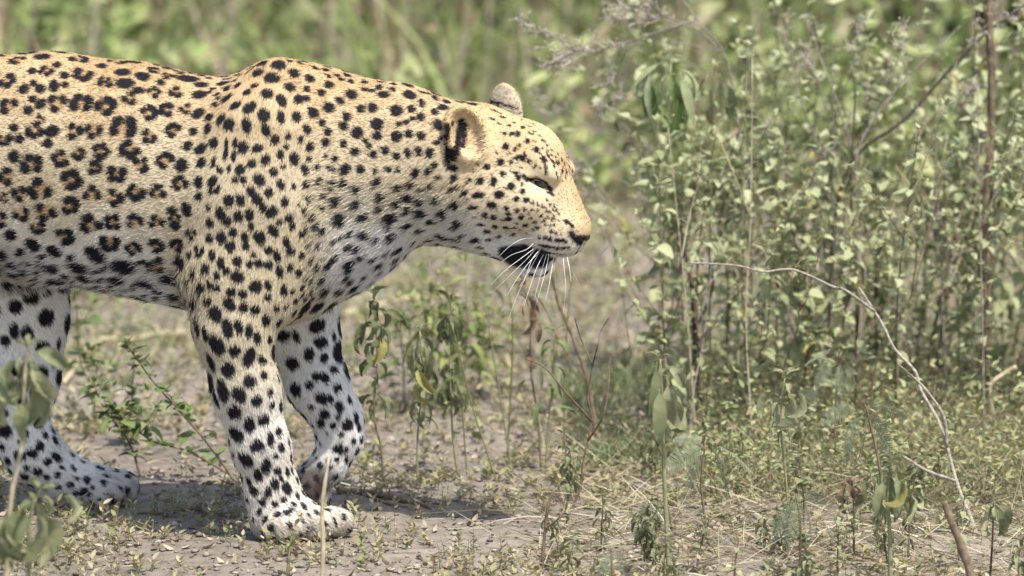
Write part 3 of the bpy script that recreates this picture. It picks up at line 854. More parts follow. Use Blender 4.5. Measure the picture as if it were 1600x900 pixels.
def tube(pts, radii, nseg=6):
    """Tube along a poly-line; returns verts, faces."""
    V, Fc = [], []
    n = len(pts)
    prev = None
    for i, p in enumerate(pts):
        d = (pts[min(i + 1, n - 1)] - pts[max(i - 1, 0)])
        if d.length < 1e-9: d = Vector((0, 0, 1))
        d.normalize()
        if prev is None:
            a = d.orthogonal().normalized()
        else:
            a = (prev - d * prev.dot(d))
            a = a.normalized() if a.length > 1e-6 else d.orthogonal().normalized()
        prev = a
        b = d.cross(a)
        for j in range(nseg):
            t = 2 * math.pi * j / nseg
            V.append(p + (a * math.cos(t) + b * math.sin(t)) * radii[i])
    for i in range(n - 1):
        for j in range(nseg):
            k = (j + 1) % nseg
            Fc.append((i * nseg + j, i * nseg + k, (i + 1) * nseg + k, (i + 1) * nseg + j))
    Fc.append(tuple(range(nseg))[::-1]); Fc.append(tuple((n - 1) * nseg + j for j in range(nseg)))
    return V, Fc
def curve_pts(ps, n):
    """Catmull-Rom through the points."""
    ps = [Vector(p) for p in ps]
    q = [ps[0] * 2 - ps[1]] + ps + [ps[-1] * 2 - ps[-2]]
    out = []
    for i in range(len(ps) - 1):
        a, b, c, d = q[i:i + 4]
        for j in range(n):
            t = j / n
            out.append(0.5 * ((2 * b) + (c - a) * t + (2 * a - 5 * b + 4 * c - d) * t * t + (3 * b - a - 3 * c + d) * t ** 3))
    out.append(ps[-1])
    return out
mw, ntw, bw = new_mat('whisker')
bw.inputs['Base Color'].default_value = (0.85, 0.84, 0.8, 1)
bw.inputs['Roughness'].default_value = 0.4
WH = [[(838, 372), (815, 374), (795, 386), (778, 402)], [(836, 378), (822, 390), (800, 398), (782, 410)], [(838, 386), (815, 403), (790, 422), (766, 446)],
      [(838, 388), (820, 408), (795, 432), (768, 458)], [(845, 392), (825, 412), (805, 440), (792, 462)], [(850, 396), (838, 420), (826, 455), (818, 480)],
      [(854, 397), (846, 425), (838, 455), (835, 470)], [(858, 397), (852, 425), (845, 450), (838, 475)], [(866, 400), (862, 420), (858, 445), (852, 470)],
      [(880, 404), (882, 425), (884, 450), (880, 490)], [(846, 388), (832, 404), (822, 430), (812, 448)], [(886, 402), (890, 420), (892, 440)], [(842, 395), (826, 425), (808, 462), (792, 505)]]
for i, w in enumerate(WH):
    h = hit(*w[0])
    y0 = h[0][1] if h else -0.1
    P3 = [W(u, v, y0 + 0.004 - 0.018 * j / (len(w) - 1) * (1 + i % 3)) for j, (u, v) in enumerate(w)]
    for mir in (False, True):
        Q3 = [mirror_head(p) for p in P3] if mir else P3
        if mir and i % 2: continue
        cp = curve_pts(Q3, 5)
        rs = [0.00046 * (1 - 0.8 * j / (len(cp) - 1)) for j in range(len(cp))]
        V, Fc = tube(cp, rs, 5)
        lpart('whisker', mesh_data('whisker', V, Fc, mw))
# ================================================================== GROUND
def gh_arr(x, y):
    p = np.stack([np.asarray(x, float), np.asarray(y, float), np.zeros_like(np.asarray(x, float))], 1)
    h = (vnoise(p, 3.1, 21) - 0.5) * 0.018 + (vnoise(p, 9, 22) - 0.5) * 0.010 + (vnoise(p, 31, 23) - 0.5) * 0.005 + (vnoise(p, 75, 24) - 0.5) * 0.0028
    # the paws stand on trodden, level soil
    m = np.ones(len(p))
    for cx, cy in ((PZ(470, -0.085, 0).x, -0.085), (PZ(150, HPY, 0).x, HPY), (PZ(-400, ny, 0).x, ny)):
        d = np.hypot(p[:, 0] - cx, p[:, 1] - cy)
        m *= 0.12 + 0.88 * sstep(0.05, 0.22, d)
    far = 1 + 3 * sstep(6, 20, np.hypot(p[:, 0], p[:, 1]))
    return h * m * far - 0.001
def gh(x, y): return float(gh_arr(np.array([x]), np.array([y]))[0])
def axis(lo, hi, step, ext):
    a = list(np.arange(lo, hi, step))
    s = step
    l, r = [], []
    x = lo
    while x > -ext: s *= 1.25; x -= s; l.append(x)
    s = step; x = a[-1]
    while x < ext: s *= 1.25; x += s; r.append(x)
    return np.array(l[::-1] + a + r)
gx = axis(-1.5, 1.6, 0.011, 160); gy = axis(-0.8, 3.2, 0.013, 160)
GX, GY = np.meshgrid(gx, gy, indexing='ij')
gz = gh_arr(GX.ravel(), GY.ravel())
GVt = np.stack([GX.ravel(), GY.ravel(), gz], 1)
ii = np.arange(len(gx) * len(gy)).reshape(len(gx), len(gy))
GQ = np.stack([ii[:-1, :-1].ravel(), ii[1:, :-1].ravel(), ii[1:, 1:].ravel(), ii[:-1, 1:].ravel()], 1)
mat_soil, nt, b = new_mat('soil')
n1 = noise_node(nt, 2.2, 6); n2 = noise_node(nt, 38, 8); n3 = noise_node(nt, 190, 4)
r1_ = ramp_node(nt, n1.outputs['Fac'], [(0.3, (0.165, 0.141, 0.113)), (0.7, (0.27, 0.234, 0.19))])
r2_ = ramp_node(nt, n2.outputs['Fac'], [(0.3, (0.62, 0.58, 0.54)), (0.52, (1.0, 1.0, 1.0)), (0.75, (1.18, 1.16, 1.12))])
mx = nt.nodes.new('ShaderNodeMix'); mx.data_type = 'RGBA'; mx.blend_type = 'MULTIPLY'; mx.inputs[0].default_value = 1
nt.links.new(r1_.outputs[0], mx.inputs[6]); nt.links.new(r2_.outputs[0], mx.inputs[7])
nt.links.new(mx.outputs[2], b.inputs['Base Color'])
b.inputs['Roughness'].default_value = 0.95; b.inputs['Specular IOR Level'].default_value = 0.1
ad = nt.nodes.new('ShaderNodeMath'); ad.operation = 'ADD'
nt.links.new(n2.outputs['Fac'], ad.inputs[0]); nt.links.new(n3.outputs['Fac'], ad.inputs[1])
bp = nt.nodes.new('ShaderNodeBump'); bp.inputs['Strength'].default_value = 0.7; bp.inputs['Distance'].default_value = 0.004
nt.links.new(ad.outputs[0], bp.inputs['Height']); nt.links.new(bp.outputs[0], b.inputs['Normal'])
ground = link('ground', np_mesh('ground', GVt, GQ, mat_soil))
tag(ground, 'bare grey brown soil with fine crumbs under the leopard', 'ground', kind='structure')

# ------------------------------------------------------------------ scattered small stuff (joined, vectorised)
def unit(a): return a / (np.linalg.norm(a, axis=1)[:, None] + 1e-9)
def leaves_geo(P, D, N, L, Wd, C, fold=0.18, bend=-0.12):
    """Small folded leaves: P base, D direction, N face normal, L length, Wd width, C colour."""
    D = unit(D); S = unit(np.cross(N, D)); N = np.cross(D, S)
    T = [(0, 0, 0), (0.28, 0.42, 0.0), (0.28, 0, -fold * 0.6), (0.28, -0.42, 0.0), (0.62, 0.40, bend * 0.5), (0.62, 0, -fold * 0.6 + bend * 0.5), (0.62, -0.40, bend * 0.5), (1, 0, bend * 1.6)]
    V = np.stack([P + D * (L * a)[:, None] + S * (Wd * s)[:, None] + N * (L * h)[:, None] for a, s, h in T], 1)
    t = np.array([(0, 1, 2), (0, 2, 3), (1, 4, 5), (1, 5, 2), (2, 5, 6), (2, 6, 3), (4, 7, 5), (5, 7, 6)])
    Fc = (np.arange(len(P)) * len(T))[:, None, None] + t[None]
    return V.reshape(-1, 3), Fc.reshape(-1, 3), np.repeat(C, len(T), 0)
def blades_geo(P, D, side, L, Wd, droop, C, seg=4):
    """Grass blades bending over: P base, D start direction, side = bending direction."""
    D = unit(D); side = unit(side)
    S = unit(np.cross(D, side) + 1e-6)
    V = []
    for i in range(seg + 1):
        t = i / seg
        c = P + D * (L * t)[:, None] + side * (L * droop * t * t)[:, None] - np.array([0, 0, 1.0]) * (L * droop * 0.55 * t ** 3)[:, None]
        w = (Wd * (1 - t ** 1.5) * 0.5 + Wd * 0.03)[:, None]
        V += [c - S * w, c + S * w]
    V = np.stack(V, 1)
    t = []
    for i in range(seg):
        t += [(2 * i, 2 * i + 1, 2 * i + 3), (2 * i, 2 * i + 3, 2 * i + 2)]
    Fc = (np.arange(len(P)) * (2 * seg + 2))[:, None, None] + np.array(t)[None]
    return V.reshape(-1, 3), Fc.reshape(-1, 3), np.repeat(C, 2 * seg + 2, 0)
def join_geo(gs):
    V, Fc, C, o = [], [], [], 0
    for v, f, c in gs:
        V.append(v); Fc.append(f + o); C.append(c); o += len(v)
    return np.concatenate(V), np.concatenate(Fc), np.concatenate(C)
def pick(cols, n, jit=0.18):
    cols = np.array(cols)
    c = cols[rng.integers(0, len(cols), n)]
    return c * rng.uniform(1 - jit, 1 + jit, (n, 1))
mat_cover = attr_mat('small_plants', 0.65, 0.25, transl=0.28)
mat_dry = attr_mat('dry_litter', 0.85, 0.1)
def scatter_xy(n, x0, x1, y0, y1, dens=None):
    x = rng.uniform(x0, x1, n); y = rng.uniform(y0, y1, n)
    if dens is not None:
        k = rng.random(n) < dens(x, y)
        x, y = x[k], y[k]
    return x, y
def gp(x, y): return np.stack([x, y, gh_arr(x, y)], 1)
def paws_clear(x, y):
    m = np.ones(len(x))
    for cx, cy in ((PZ(470, -0.085, 0).x, -0.085), (PZ(150, HPY, 0).x, HPY), (PZ(-400, ny, 0).x, ny)):
        m *= np.hypot((x - cx), (y - cy) * 1.3) > 0.085
    return m

# seedlings, in patches
def patch(x, y):
    p = np.stack([x, y, x * 0], 1)
    d = vnoise(p, 4.5, 31) * 0.6 + vnoise(p, 13, 32) * 0.4
    right = sstep(0.1, 0.45, x) * sstep(-0.25, 0.25, y)
    return np.clip(sstep(0.47, 0.60, d) * 1.0 + 0.03 + 0.30 * right + 0.3 * sstep(0.3, 0.9, y), 0, 1) * paws_clear(x, y)
x, y = scatter_xy(33000, -2.4, 2.4, -1.5, 3.6, patch)
ns = len(x)
per = 5
P = np.repeat(gp(x, y), per, 0)
hgt = np.repeat(rng.gamma(2.5, 0.006, ns) + 0.004, per)
lv = np.tile(np.arange(per), ns) / per
ang = np.tile(np.arange(per) * 2.4, ns) + np.repeat(rng.uniform(0, 6.28, ns), per) + rng.normal(0, 0.3, ns * per)
up = 0.35 + 1.3 * rng.random(ns * per)
D = np.stack([np.cos(ang), np.sin(ang), up], 1)
P[:, 2] += hgt * (0.15 + lv)
Lc = rng.uniform(0.006, 0.015, ns * per) * np.repeat(rng.uniform(0.6, 1.35, ns), per)
Cc = np.repeat(pick([(0.32, 0.31, 0.15), (0.25, 0.26, 0.12), (0.38, 0.34, 0.19), (0.18, 0.19, 0.085), (0.40, 0.33, 0.19), (0.30, 0.24, 0.14), (0.42, 0.38, 0.24)], ns), per, 0) * rng.uniform(0.85, 1.15, (ns * per, 1))
g1 = leaves_geo(P, D, np.stack([-np.cos(ang), -np.sin(ang), 0.6 + 0 * ang], 1) + rng.normal(0, 0.25, (ns * per, 3)), Lc, Lc * 0.52, Cc)
# their thin stems
sx = rng.normal(0, 1, (ns, 3)); sx[:, 2] = 0
g2 = blades_geo(gp(x, y) - [0, 0, 0.002], np.stack([rng.normal(0, .15, ns), rng.normal(0, .15, ns), np.ones(ns)], 1), sx, hgt[::per] * 1.25 + 0.004, np.full(ns, 0.0014), np.full(ns, 0.1), pick([(0.28, 0.22, 0.12), (0.25, 0.25, 0.12)], ns), 2)
V, Fc, C = join_geo([g1, g2])
tag(link('seedlings', np_mesh('seedlings', V, Fc, mat_cover, False, C)), 'tiny pale green seedlings sprouting in patches over the soil', 'seedlings', kind='stuff')

# dry leaf litter and broken straw
x, y = scatter_xy(42000, -2.4, 2.4, -1.5, 3.6, lambda x, y: (0.25 + 0.75 * sstep(0.4, 0.65, vnoise(np.stack([x, y, x * 0], 1), 7, 41))) * paws_clear(x, y))
n = len(x)
ang = rng.uniform(0, 6.28, n)
D = np.stack([np.cos(ang), np.sin(ang), rng.normal(0.05, 0.3, n)], 1)
N = np.stack([rng.normal(0, .35, n), rng.normal(0, .35, n), np.ones(n)], 1)
P = gp(x, y); P[:, 2] += 0.0025
L = rng.gamma(3, 0.0024, n) + 0.003
g1 = leaves_geo(P, D, N, L, L * rng.uniform(0.35, 0.7, n), pick([(0.30, 0.24, 0.16), (0.36, 0.30, 0.21), (0.22, 0.17, 0.115), (0.40, 0.35, 0.25), (0.27, 0.22, 0.16), (0.16, 0.12, 0.085), (0.20, 0.15, 0.10)], n), 0.25, 0.18)
x, y = scatter_xy(13000, -2.4, 2.4, -1.5, 3.8, lambda x, y: 0.35 + 0.65 * sstep(0.0, 0.6, x))
n = len(x); ang = rng.uniform(0, 6.28, n)
P = gp(x, y); P[:, 2] += 0.003
D = np.stack([np.cos(ang), np.sin(ang), np.abs(rng.normal(0, 0.18, n))], 1)
g2 = blades_geo(P, D, rng.normal(0, 1, (n, 3)) * [1, 1, .3], rng.gamma(2.5, 0.014, n) + 0.01, rng.uniform(0.0008, 0.0020, n), rng.uniform(0, .25, n), pick([(0.50, 0.43, 0.29), (0.40, 0.32, 0.20), (0.55, 0.50, 0.38), (0.30, 0.22, 0.15)], n), 3)
V, Fc, C = join_geo([g1, g2])
tag(link('leaf_litter', np_mesh('leaf_litter', V, Fc, mat_dry, False, C)), 'dry brown leaf scraps and broken straw strewn on the soil', 'leaf litter', kind='stuff')

# crumbs of soil and small stones
x, y = scatter_xy(13000, -1.6, 1.6, -0.55, 2.6, lambda x, y: 0.3 + 0.7 * vnoise(np.stack([x, y, x * 0], 1), 6, 51))
n = len(x)
oct_ = np.array([(1, 0, 0), (-1, 0, 0), (0, 1, 0), (0, -1, 0), (0, 0, 1), (0, 0, -1), (.62, .62, .5), (-.62, .62, .5), (-.62, -.62, .5), (.62, -.62, .5)], float)
of = np.array([(4, 6, 7), (4, 7, 8), (4, 8, 9), (4, 9, 6), (0, 2, 6), (2, 1, 7), (1, 3, 8), (3, 0, 9), (6, 2, 7), (7, 1, 8), (8, 3, 9), (9, 0, 6), (2, 0, 5), (1, 2, 5), (3, 1, 5), (0, 3, 5)])
R = np.minimum(rng.gamma(1.6, 0.0016, n) + 0.001, 0.0062)
V = oct_[None] * R[:, None, None] * rng.uniform(0.6, 1.3, (n, 10, 1)) * np.array([1.15, 1, 0.7])
P = gp(x, y); P[:, 2] += R * 0.3
V = (V + P[:, None]).reshape(-1, 3)
Fc = ((np.arange(n) * 10)[:, None, None] + of[None]).reshape(-1, 3)
C = np.repeat(pick([(0.26, 0.22, 0.175), (0.31, 0.265, 0.22), (0.19, 0.16, 0.125), (0.34, 0.30, 0.25)], n), 10, 0)
tag(link('soil_crumbs', np_mesh('soil_crumbs', V, Fc, mat_dry, False, C)), 'loose soil crumbs and little stones on the trodden ground', 'soil crumbs', kind='stuff')
# ================================================================== PLANT KIT
M_PALE = leaf_mat('leaf_felted', (0.205, 0.235, 0.105), (0.445, 0.465, 0.258), (0.53, 0.48, 0.21))
M_MID = leaf_mat('leaf_green', (0.07, 0.11, 0.03), (0.19, 0.25, 0.085), (0.42, 0.36, 0.08))
M_OLIVE = leaf_mat('leaf_olive', (0.09, 0.105, 0.045), (0.26, 0.28, 0.14), (0.36, 0.29, 0.14))
M_LIME = leaf_mat('leaf_lime', (0.13, 0.16, 0.045), (0.30, 0.325, 0.115), (0.44, 0.38, 0.15))
M_WILT = leaf_mat('leaf_wilted', (0.13, 0.15, 0.07), (0.33, 0.33, 0.18), (0.38, 0.27, 0.13))
M_YELLOW = leaf_mat('leaf_yellow', (0.26, 0.24, 0.08), (0.46, 0.40, 0.15))
M_BROWN = leaf_mat('leaf_brown', (0.16, 0.10, 0.06), (0.32, 0.23, 0.15))
M_FEATHER = leaf_mat('leaf_feathery', (0.15, 0.185, 0.10), (0.28, 0.31, 0.19))
B_STEM = bark_mat('stem_brown', (0.10, 0.07, 0.045), (0.26, 0.20, 0.13))
B_GREEN = bark_mat('stem_green', (0.16, 0.17, 0.08), (0.32, 0.30, 0.17))
B_DARK = bark_mat('stem_dark', (0.035, 0.028, 0.022), (0.11, 0.085, 0.06))
B_RED = bark_mat('stem_red', (0.09, 0.05, 0.038), (0.24, 0.155, 0.115))
B_PALE = bark_mat('twig_pale', (0.17, 0.14, 0.105), (0.42, 0.37, 0.30), scale=140)
B_GREY = bark_mat('twig_grey', (0.15, 0.12, 0.10), (0.36, 0.31, 0.27))
B_STRAW = bark_mat('straw', (0.36, 0.29, 0.17), (0.58, 0.50, 0.34))

def leaf_shape(width, droop, fold, curl=0.0, seg=6, heart=0.0, wave=0.0, seed=0, twist=0.0):
    """Leaf blade along +X, length 1, folded along the midrib, bending down."""
    rd = random.Random(seed)
    V, Fc = [], []
    for i in range(seg + 1):
        t = i / seg
        w = width * 0.5 * (math.sin(math.pi * min(1, t ** (0.75 - 0.25 * heart) * 0.985 + 0.012)) ** (0.85)) if 0 < i < seg else (0.006 + heart * 0.03 if i == 0 else 0.003)
        a = droop * t
        x = (math.sin(a) / droop if abs(droop) > 1e-3 else t)
        z = -((1 - math.cos(a)) / droop if abs(droop) > 1e-3 else 0)
        nx, nz_ = math.sin(a), math.cos(a)
        wv = wave * rd.uniform(-1, 1)
        wv2 = wave * rd.uniform(-1, 1)
        hx_ = fold * w
        c = curl * t
        for s, q in ((-1, wv), (0, 0), (1, wv2)):
            yy = s * w * math.cos(c); zz = abs(s) * (hx_ + w * math.sin(c)) + q
            ct, st_ = math.cos(twist * t), math.sin(twist * t)
            yy, zz = yy * ct - zz * st_, yy * st_ + zz * ct
            V.append((x + nx * zz - (heart * 0.10 if i == 1 and s else 0), yy, z + nz_ * zz))
    for i in range(seg):
        a = 3 * i
        Fc += [(a, a + 3, a + 4, a + 1), (a + 1, a + 4, a + 5, a + 2)]
    # short stalk
    o = len(V)
    V += [(-0.16, -0.014, 0.01), (-0.16, 0.014, 0.01), (0.02, 0.012, 0.0), (0.02, -0.012, 0.0)]
    Fc.append((o, o + 3, o + 2, o + 1))
    return V, Fc
def leaf_set(mat, specs):
    out = []
    for i, sp in enumerate(specs):
        V, Fc = leaf_shape(*sp[:3], **dict(sp[3] if len(sp) > 3 else {}, seed=i))
        out.append(mesh_data('leaf', V, Fc, mat))
    return out
OVATE = [(0.66, 0.5, 0.25, dict(heart=0.6, wave=0.015)), (0.60, 0.9, 0.35, dict(heart=0.5, wave=0.02)), (0.72, 0.2, 0.15, dict(heart=0.7, wave=0.02)), (0.52, 1.2, 0.45, dict(heart=0.3, wave=0.02)), (0.62, -0.3, 0.3, dict(heart=0.5, wave=0.02))]
LANCE = [(0.26, 0.9, 0.35, dict(wave=0.012)), (0.30, 1.3, 0.5, dict(wave=0.015)), (0.22, 0.5, 0.3, dict(wave=0.012)), (0.28, 1.7, 0.6, dict(wave=0.02, curl=0.4))]
WILT = [(0.34, 1.1, 0.8, dict(wave=0.035, curl=0.9, seg=10, twist=0.9)), (0.28, 1.8, 1.0, dict(wave=0.04, curl=1.2, seg=10, twist=-1.4)), (0.40, 0.8, 0.6, dict(wave=0.045, curl=0.6, seg=10, twist=1.6)), (0.24, 2.2, 1.1, dict(wave=0.03, curl=1.4, seg=10, twist=-0.8))]
L_PALE = leaf_set(M_PALE, OVATE); L_MIDO = leaf_set(M_MID, OVATE); L_OLIVE = leaf_set(M_OLIVE, OVATE)
L_LIMEL = leaf_set(M_LIME, LANCE); L_MIDL = leaf_set(M_MID, LANCE); L_OLIVEL = leaf_set(M_OLIVE, LANCE)
WILT2 = [(0.42, 1.0, 0.5, dict(wave=0.045, curl=0.6, heart=0.3, seg=10, twist=1.1)), (0.36, 1.5, 0.7, dict(wave=0.05, curl=0.9, heart=0.3, seg=10, twist=-1.5)), (0.30, 0.7, 0.9, dict(wave=0.045, curl=1.1, seg=10, twist=0.7)), (0.38, 2.0, 0.6, dict(wave=0.055, curl=0.9, seg=10, twist=-0.9)), (0.26, 1.3, 1.1, dict(wave=0.04, curl=1.3, seg=10, twist=1.8))]
L_OLW = leaf_set(M_OLIVE, WILT2); L_WILT = leaf_set(M_WILT, WILT); L_YEL = leaf_set(M_YELLOW, WILT); L_BROWN = leaf_set(M_BROWN, WILT); L_PALEL = leaf_set(M_PALE, LANCE)

def leaf_obj(me, parent, origin, pos, d, size, roll=0.0, name='leaf'):
    d = d.normalized()
    z = Vector((0, 0, 1)) - d * d.z
    if z.length < 0.05: z = Vector((0.3, -1, 0)) - d * d.dot(Vector((0.3, -1, 0)))
    z.normalize()
    y = z.cross(d)
    M = Matrix((d, y, z)).transposed().to_4x4() @ Matrix.Rotation(roll, 4, 'X') @ Matrix.Scale(size, 4)
    M.translation = pos - origin + d * size * 0.15
    o = bpy.data.objects.new(name, me)
    col.objects.link(o)
    o.parent = parent
    o.matrix_basis = M
    return o
def wiggle(pts, amp):
    return [pts[0]] + [p + Vector((random.gauss(0, amp), random.gauss(0, amp), random.gauss(0, amp * 0.6))) for p in pts[1:]]
def stem_line(stem, Y0=None, dY=0.0, lean=None, amp=0.002, n=5):
    """Poly-line of pixels from the ground up -> points; the foot fixes the distance."""
    base = on_ground(*stem[0]) if Y0 is None else W(stem[0][0], stem[0][1], Y0)
    if Y0 is None: base.z = gh(base.x, base.y) - 0.004
    out = [base]
    for i, (u, v) in enumerate(stem[1:], 1):
        out.append(W(u, v, base.y + dY * i / (len(stem) - 1)))
    return curve_pts(wiggle(out, amp), n)
def along(pts, t):
    f = t * (len(pts) - 1); i = min(int(f), len(pts) - 2)
    return pts[i].lerp(pts[i + 1], f - i), (pts[i + 1] - pts[i]).normalized()
def stem_mesh(pts, r0, r1, nseg=5, knots=0.12):
    n = len(pts)
    rs = [(r0 + (r1 - r0) * (i / (n - 1))) * (1 + random.uniform(-knots, knots)) for i in range(n)]
    return tube(pts, rs, nseg)
def add_stem(root, origin, pts, r0, r1, mat, name='stem', nseg=5):
    V, Fc = stem_mesh([p - origin for p in pts], r0, r1, nseg)
    return link(name, mesh_data(name, V, Fc, mat), root)
def weed(name, label, stem, leaves, cat='weed', group=None, bark=B_STEM, r=(2.2, 0.9), nodes=16, start=0.3, size=(16, 26), pair=2,
         droop=0.3, tuft=0, branches=0, br_len=(60, 140), dY=0.0, Y0=None, up=0.35, mixin=None, mixp=0.0, amp=0.002, br_start=0.25, tip=True):
    pts = stem_line(stem, Y0, dY, amp=amp)
    o0 = pts[0].copy()
    root = empty(name, o0, label, cat, group)
    add_stem(root, o0, pts, px(r[0]), px(r[1]), bark)
    lines = [(pts, start, nodes)]
    total = sum((b - a).length for a, b in zip(pts[:-1], pts[1:]))
    for i in range(branches):
        t = random.uniform(br_start, 0.85)
        p, d = along(pts, t)
        a = random.uniform(0, 6.28)
        out = Vector((math.cos(a), math.sin(a) * 0.8, 0))
        L = px(random.uniform(*br_len)) * (1.15 - 0.5 * t)
        bp = curve_pts(wiggle([p, p + (out * 0.45 + Vector((0, 0, 0.55))) * L * 0.5, p + (out * 0.7 + Vector((0, 0, 1.0))) * L], amp * 0.8), 4)
        add_stem(root, o0, bp, px(r[0] * 0.55), px(r[1] * 0.7), bark, 'branch', 4)
        lines.append((bp, 0.2, max(3, int(nodes * 0.75 * L / total))))
    for ln, st, nn in lines:
        a0 = random.uniform(0, 6.28)
        for k in range(nn):
            t = st + (1 - st) * (k + random.uniform(0.2, 0.8)) / nn
            p, d = along(ln, min(t, 0.995))
            a0 += 1.57 + random.uniform(-0.4, 0.4)
            sz = random.uniform(*size) * (1.1 - 0.35 * t)
            for q in range(pair):
                a = a0 + q * math.pi + random.uniform(-0.3, 0.3)
                dd = Vector((math.cos(a), math.sin(a), up + random.uniform(-droop, droop)))
                me = random.choice(mixin if (mixin and random.random() < mixp) else leaves)
                leaf_obj(me, root, o0, p, dd, px(sz * random.uniform(0.75, 1.2)), random.uniform(-0.5, 0.5))
            for q in range(tuft if random.random() < 0.7 else 0):
                a = random.uniform(0, 6.28)
                dd = Vector((math.cos(a), math.sin(a), random.uniform(0.2, 1.6)))
                leaf_obj(random.choice(leaves), root, o0, p, dd, px(sz * random.uniform(0.35, 0.6)), random.uniform(-0.8, 0.8))
        if tip:
            p, d = along(ln, 1.0)
            for q in range(4):
                a = q * 1.57 + random.uniform(-0.4, 0.4)
                leaf_obj(random.choice(leaves), root, o0, p, d * 0.9 + Vector((math.cos(a), math.sin(a), 0.2)) * 0.8, px(size[0] * random.uniform(0.5, 0.9)), 0)
    return root, o0, pts
def hang(root, o0, pts, leaves, lst):
    """Leaves placed one by one: (u, v, length px, angle on the picture plane from +u downwards, depth lean)."""
    Y = pts[0].y
    for u, v, L, a, dy in lst:
        leaf_obj(random.choice(leaves), root, o0, W(u, v, Y + dy * 0.05), Vector((math.cos(a), dy, -math.sin(a))), px(L), random.uniform(-0.9, 0.9))
def twig(name, label, lines, r, bark, cat='twig', group=None, Y0=None, ground=False, dY=0.0, nseg=6, amp=0.0015):
    """One bare stick with its forks as one mesh; the first line starts at its foot (or lies on the ground)."""
    V, Fc = [], []
    o0 = None
    for li, (line, r0, r1) in enumerate(lines):
        if ground:
            P = []
            for u, v in line:
                g = on_ground(u, v, px(r0) * 0.8)
                g.z = max(g.z, gh(g.x, g.y) + px(r0) * 0.7)
                P.append(g)
            pts = curve_pts(wiggle(P, amp), 6)
        else:
            if li == 0:
                pts = stem_line(line, Y0, dY, amp=amp, n=6)
                Yb = pts[0].y
            else:
                u0, v0 = line[0]
                near = min(first, key=lambda p: (p - W(u0, v0, p.y)).length)
                P = [near.copy()] + [W(u, v, near.y + random.uniform(-0.03, 0.03)) for u, v in line[1:]]
                pts = curve_pts(wiggle(P, amp), 6)
        if li == 0: first = pts
        if o0 is None: o0 = pts[0].copy()
        v_, f_ = stem_mesh([p - o0 for p in pts], px(r0), px(r1), nseg, 0.16)
        k = len(V); V += v_; Fc += [tuple(i + k for i in f) for f in f_]
    o = link(name, mesh_data(name, V, Fc, bark), None, o0)
    return tag(o, label, cat, group)
# ================================================================== PLANTS IN VIEW
# --- thicket of felted weeds
TH = 'felted weeds of the thicket'
TL = 'tall grey-green weed with small felted leaves in the dense thicket'
random.seed(21)
thicket = [(1046, 700, 1032, 205), (1078, 655, 1065, 150), (1100, 690, 1118, 185), (1132, 640, 1100, 260), (1150, 700, 1160, 70), (1175, 650, 1195, 240), (1195, 720, 1215, 330),
           (1215, 640, 1228, 190), (1245, 690, 1240, 300), (1262, 610, 1290, 215), (1290, 660, 1270, 280), (1310, 700, 1330, 330), (1330, 630, 1345, 70), (1352, 680, 1370, 320),
           (1372, 620, 1390, 235), (1400, 690, 1425, 215), (1425, 630, 1440, 330), (1445, 670, 1462, 260), (1470, 620, 1480, 190), (1495, 680, 1502, 240), (1515, 640, 1530, 180),
           (1548, 690, 1572, 215), (1570, 630, 1590, 165), (1595, 680, 1615, 270), (1618, 640, 1640, 180), (1650, 670, 1660, 230), (1690, 650, 1700, 200), (1740, 670, 1735, 240)]
landmarks = ((1048, 'the long-leaved weed'), (1092, 'the dead sapling'), (1130, 'the drooping weed'), (1165, 'the dried panicle'), (1245, 'the feathery seedling'), (1300, 'the slanting dark stick'), (1340, 'the slender dark sapling'),
             (1440, 'the leaning sapling'), (1545, 'the thick brown sapling'), (1640, 'the end of the thicket'))
random.seed(40)
# a taller, looser row behind
back = [(1030 + 37 * k + random.uniform(-12, 12), random.uniform(570, 615), 1045 + 37 * k + random.uniform(-50, 50), random.uniform(-40, 190)) for k in range(18)]
for i, (ub, vb, ut, vt_) in enumerate(thicket + back):
    vb += random.uniform(-12, 12)
    mid = (ub + (ut - ub) * 0.5 + random.uniform(-14, 14), (vb + vt_) / 2)
    br = i >= len(thicket)
    bark = (B_STEM, B_GREEN, B_RED)[i % 3]
    sz = 'tall' if vt_ < 200 else 'medium-high' if vt_ < 265 else 'short'
    lm = min(landmarks, key=lambda q: abs(q[0] - ub))[1]
    lb = '%s felted weed with %s stem %s %s' % ('lanky loose' if br else sz + ' grey-green', ('brown', 'greenish', 'reddish')[i % 3], 'behind' if br else 'beside', lm)
    weed('felted_weed', lb, [(ub, vb), mid, (ut, vt_)], L_PALE, group=TH, bark=bark, r=(2.4, 0.9), nodes=random.randint(16, 21), start=0.14,
         size=random.choice(((15, 25), (21, 33), (25, 40), (30, 46))), tuft=3, branches=random.randint(4, 7), br_len=(90, 260), dY=random.uniform(-0.2, 0.2), up=-0.1, droop=0.7, mixin=L_PALEL + L_OLW + L_PALEL + L_YEL, mixp=0.16, amp=0.011)
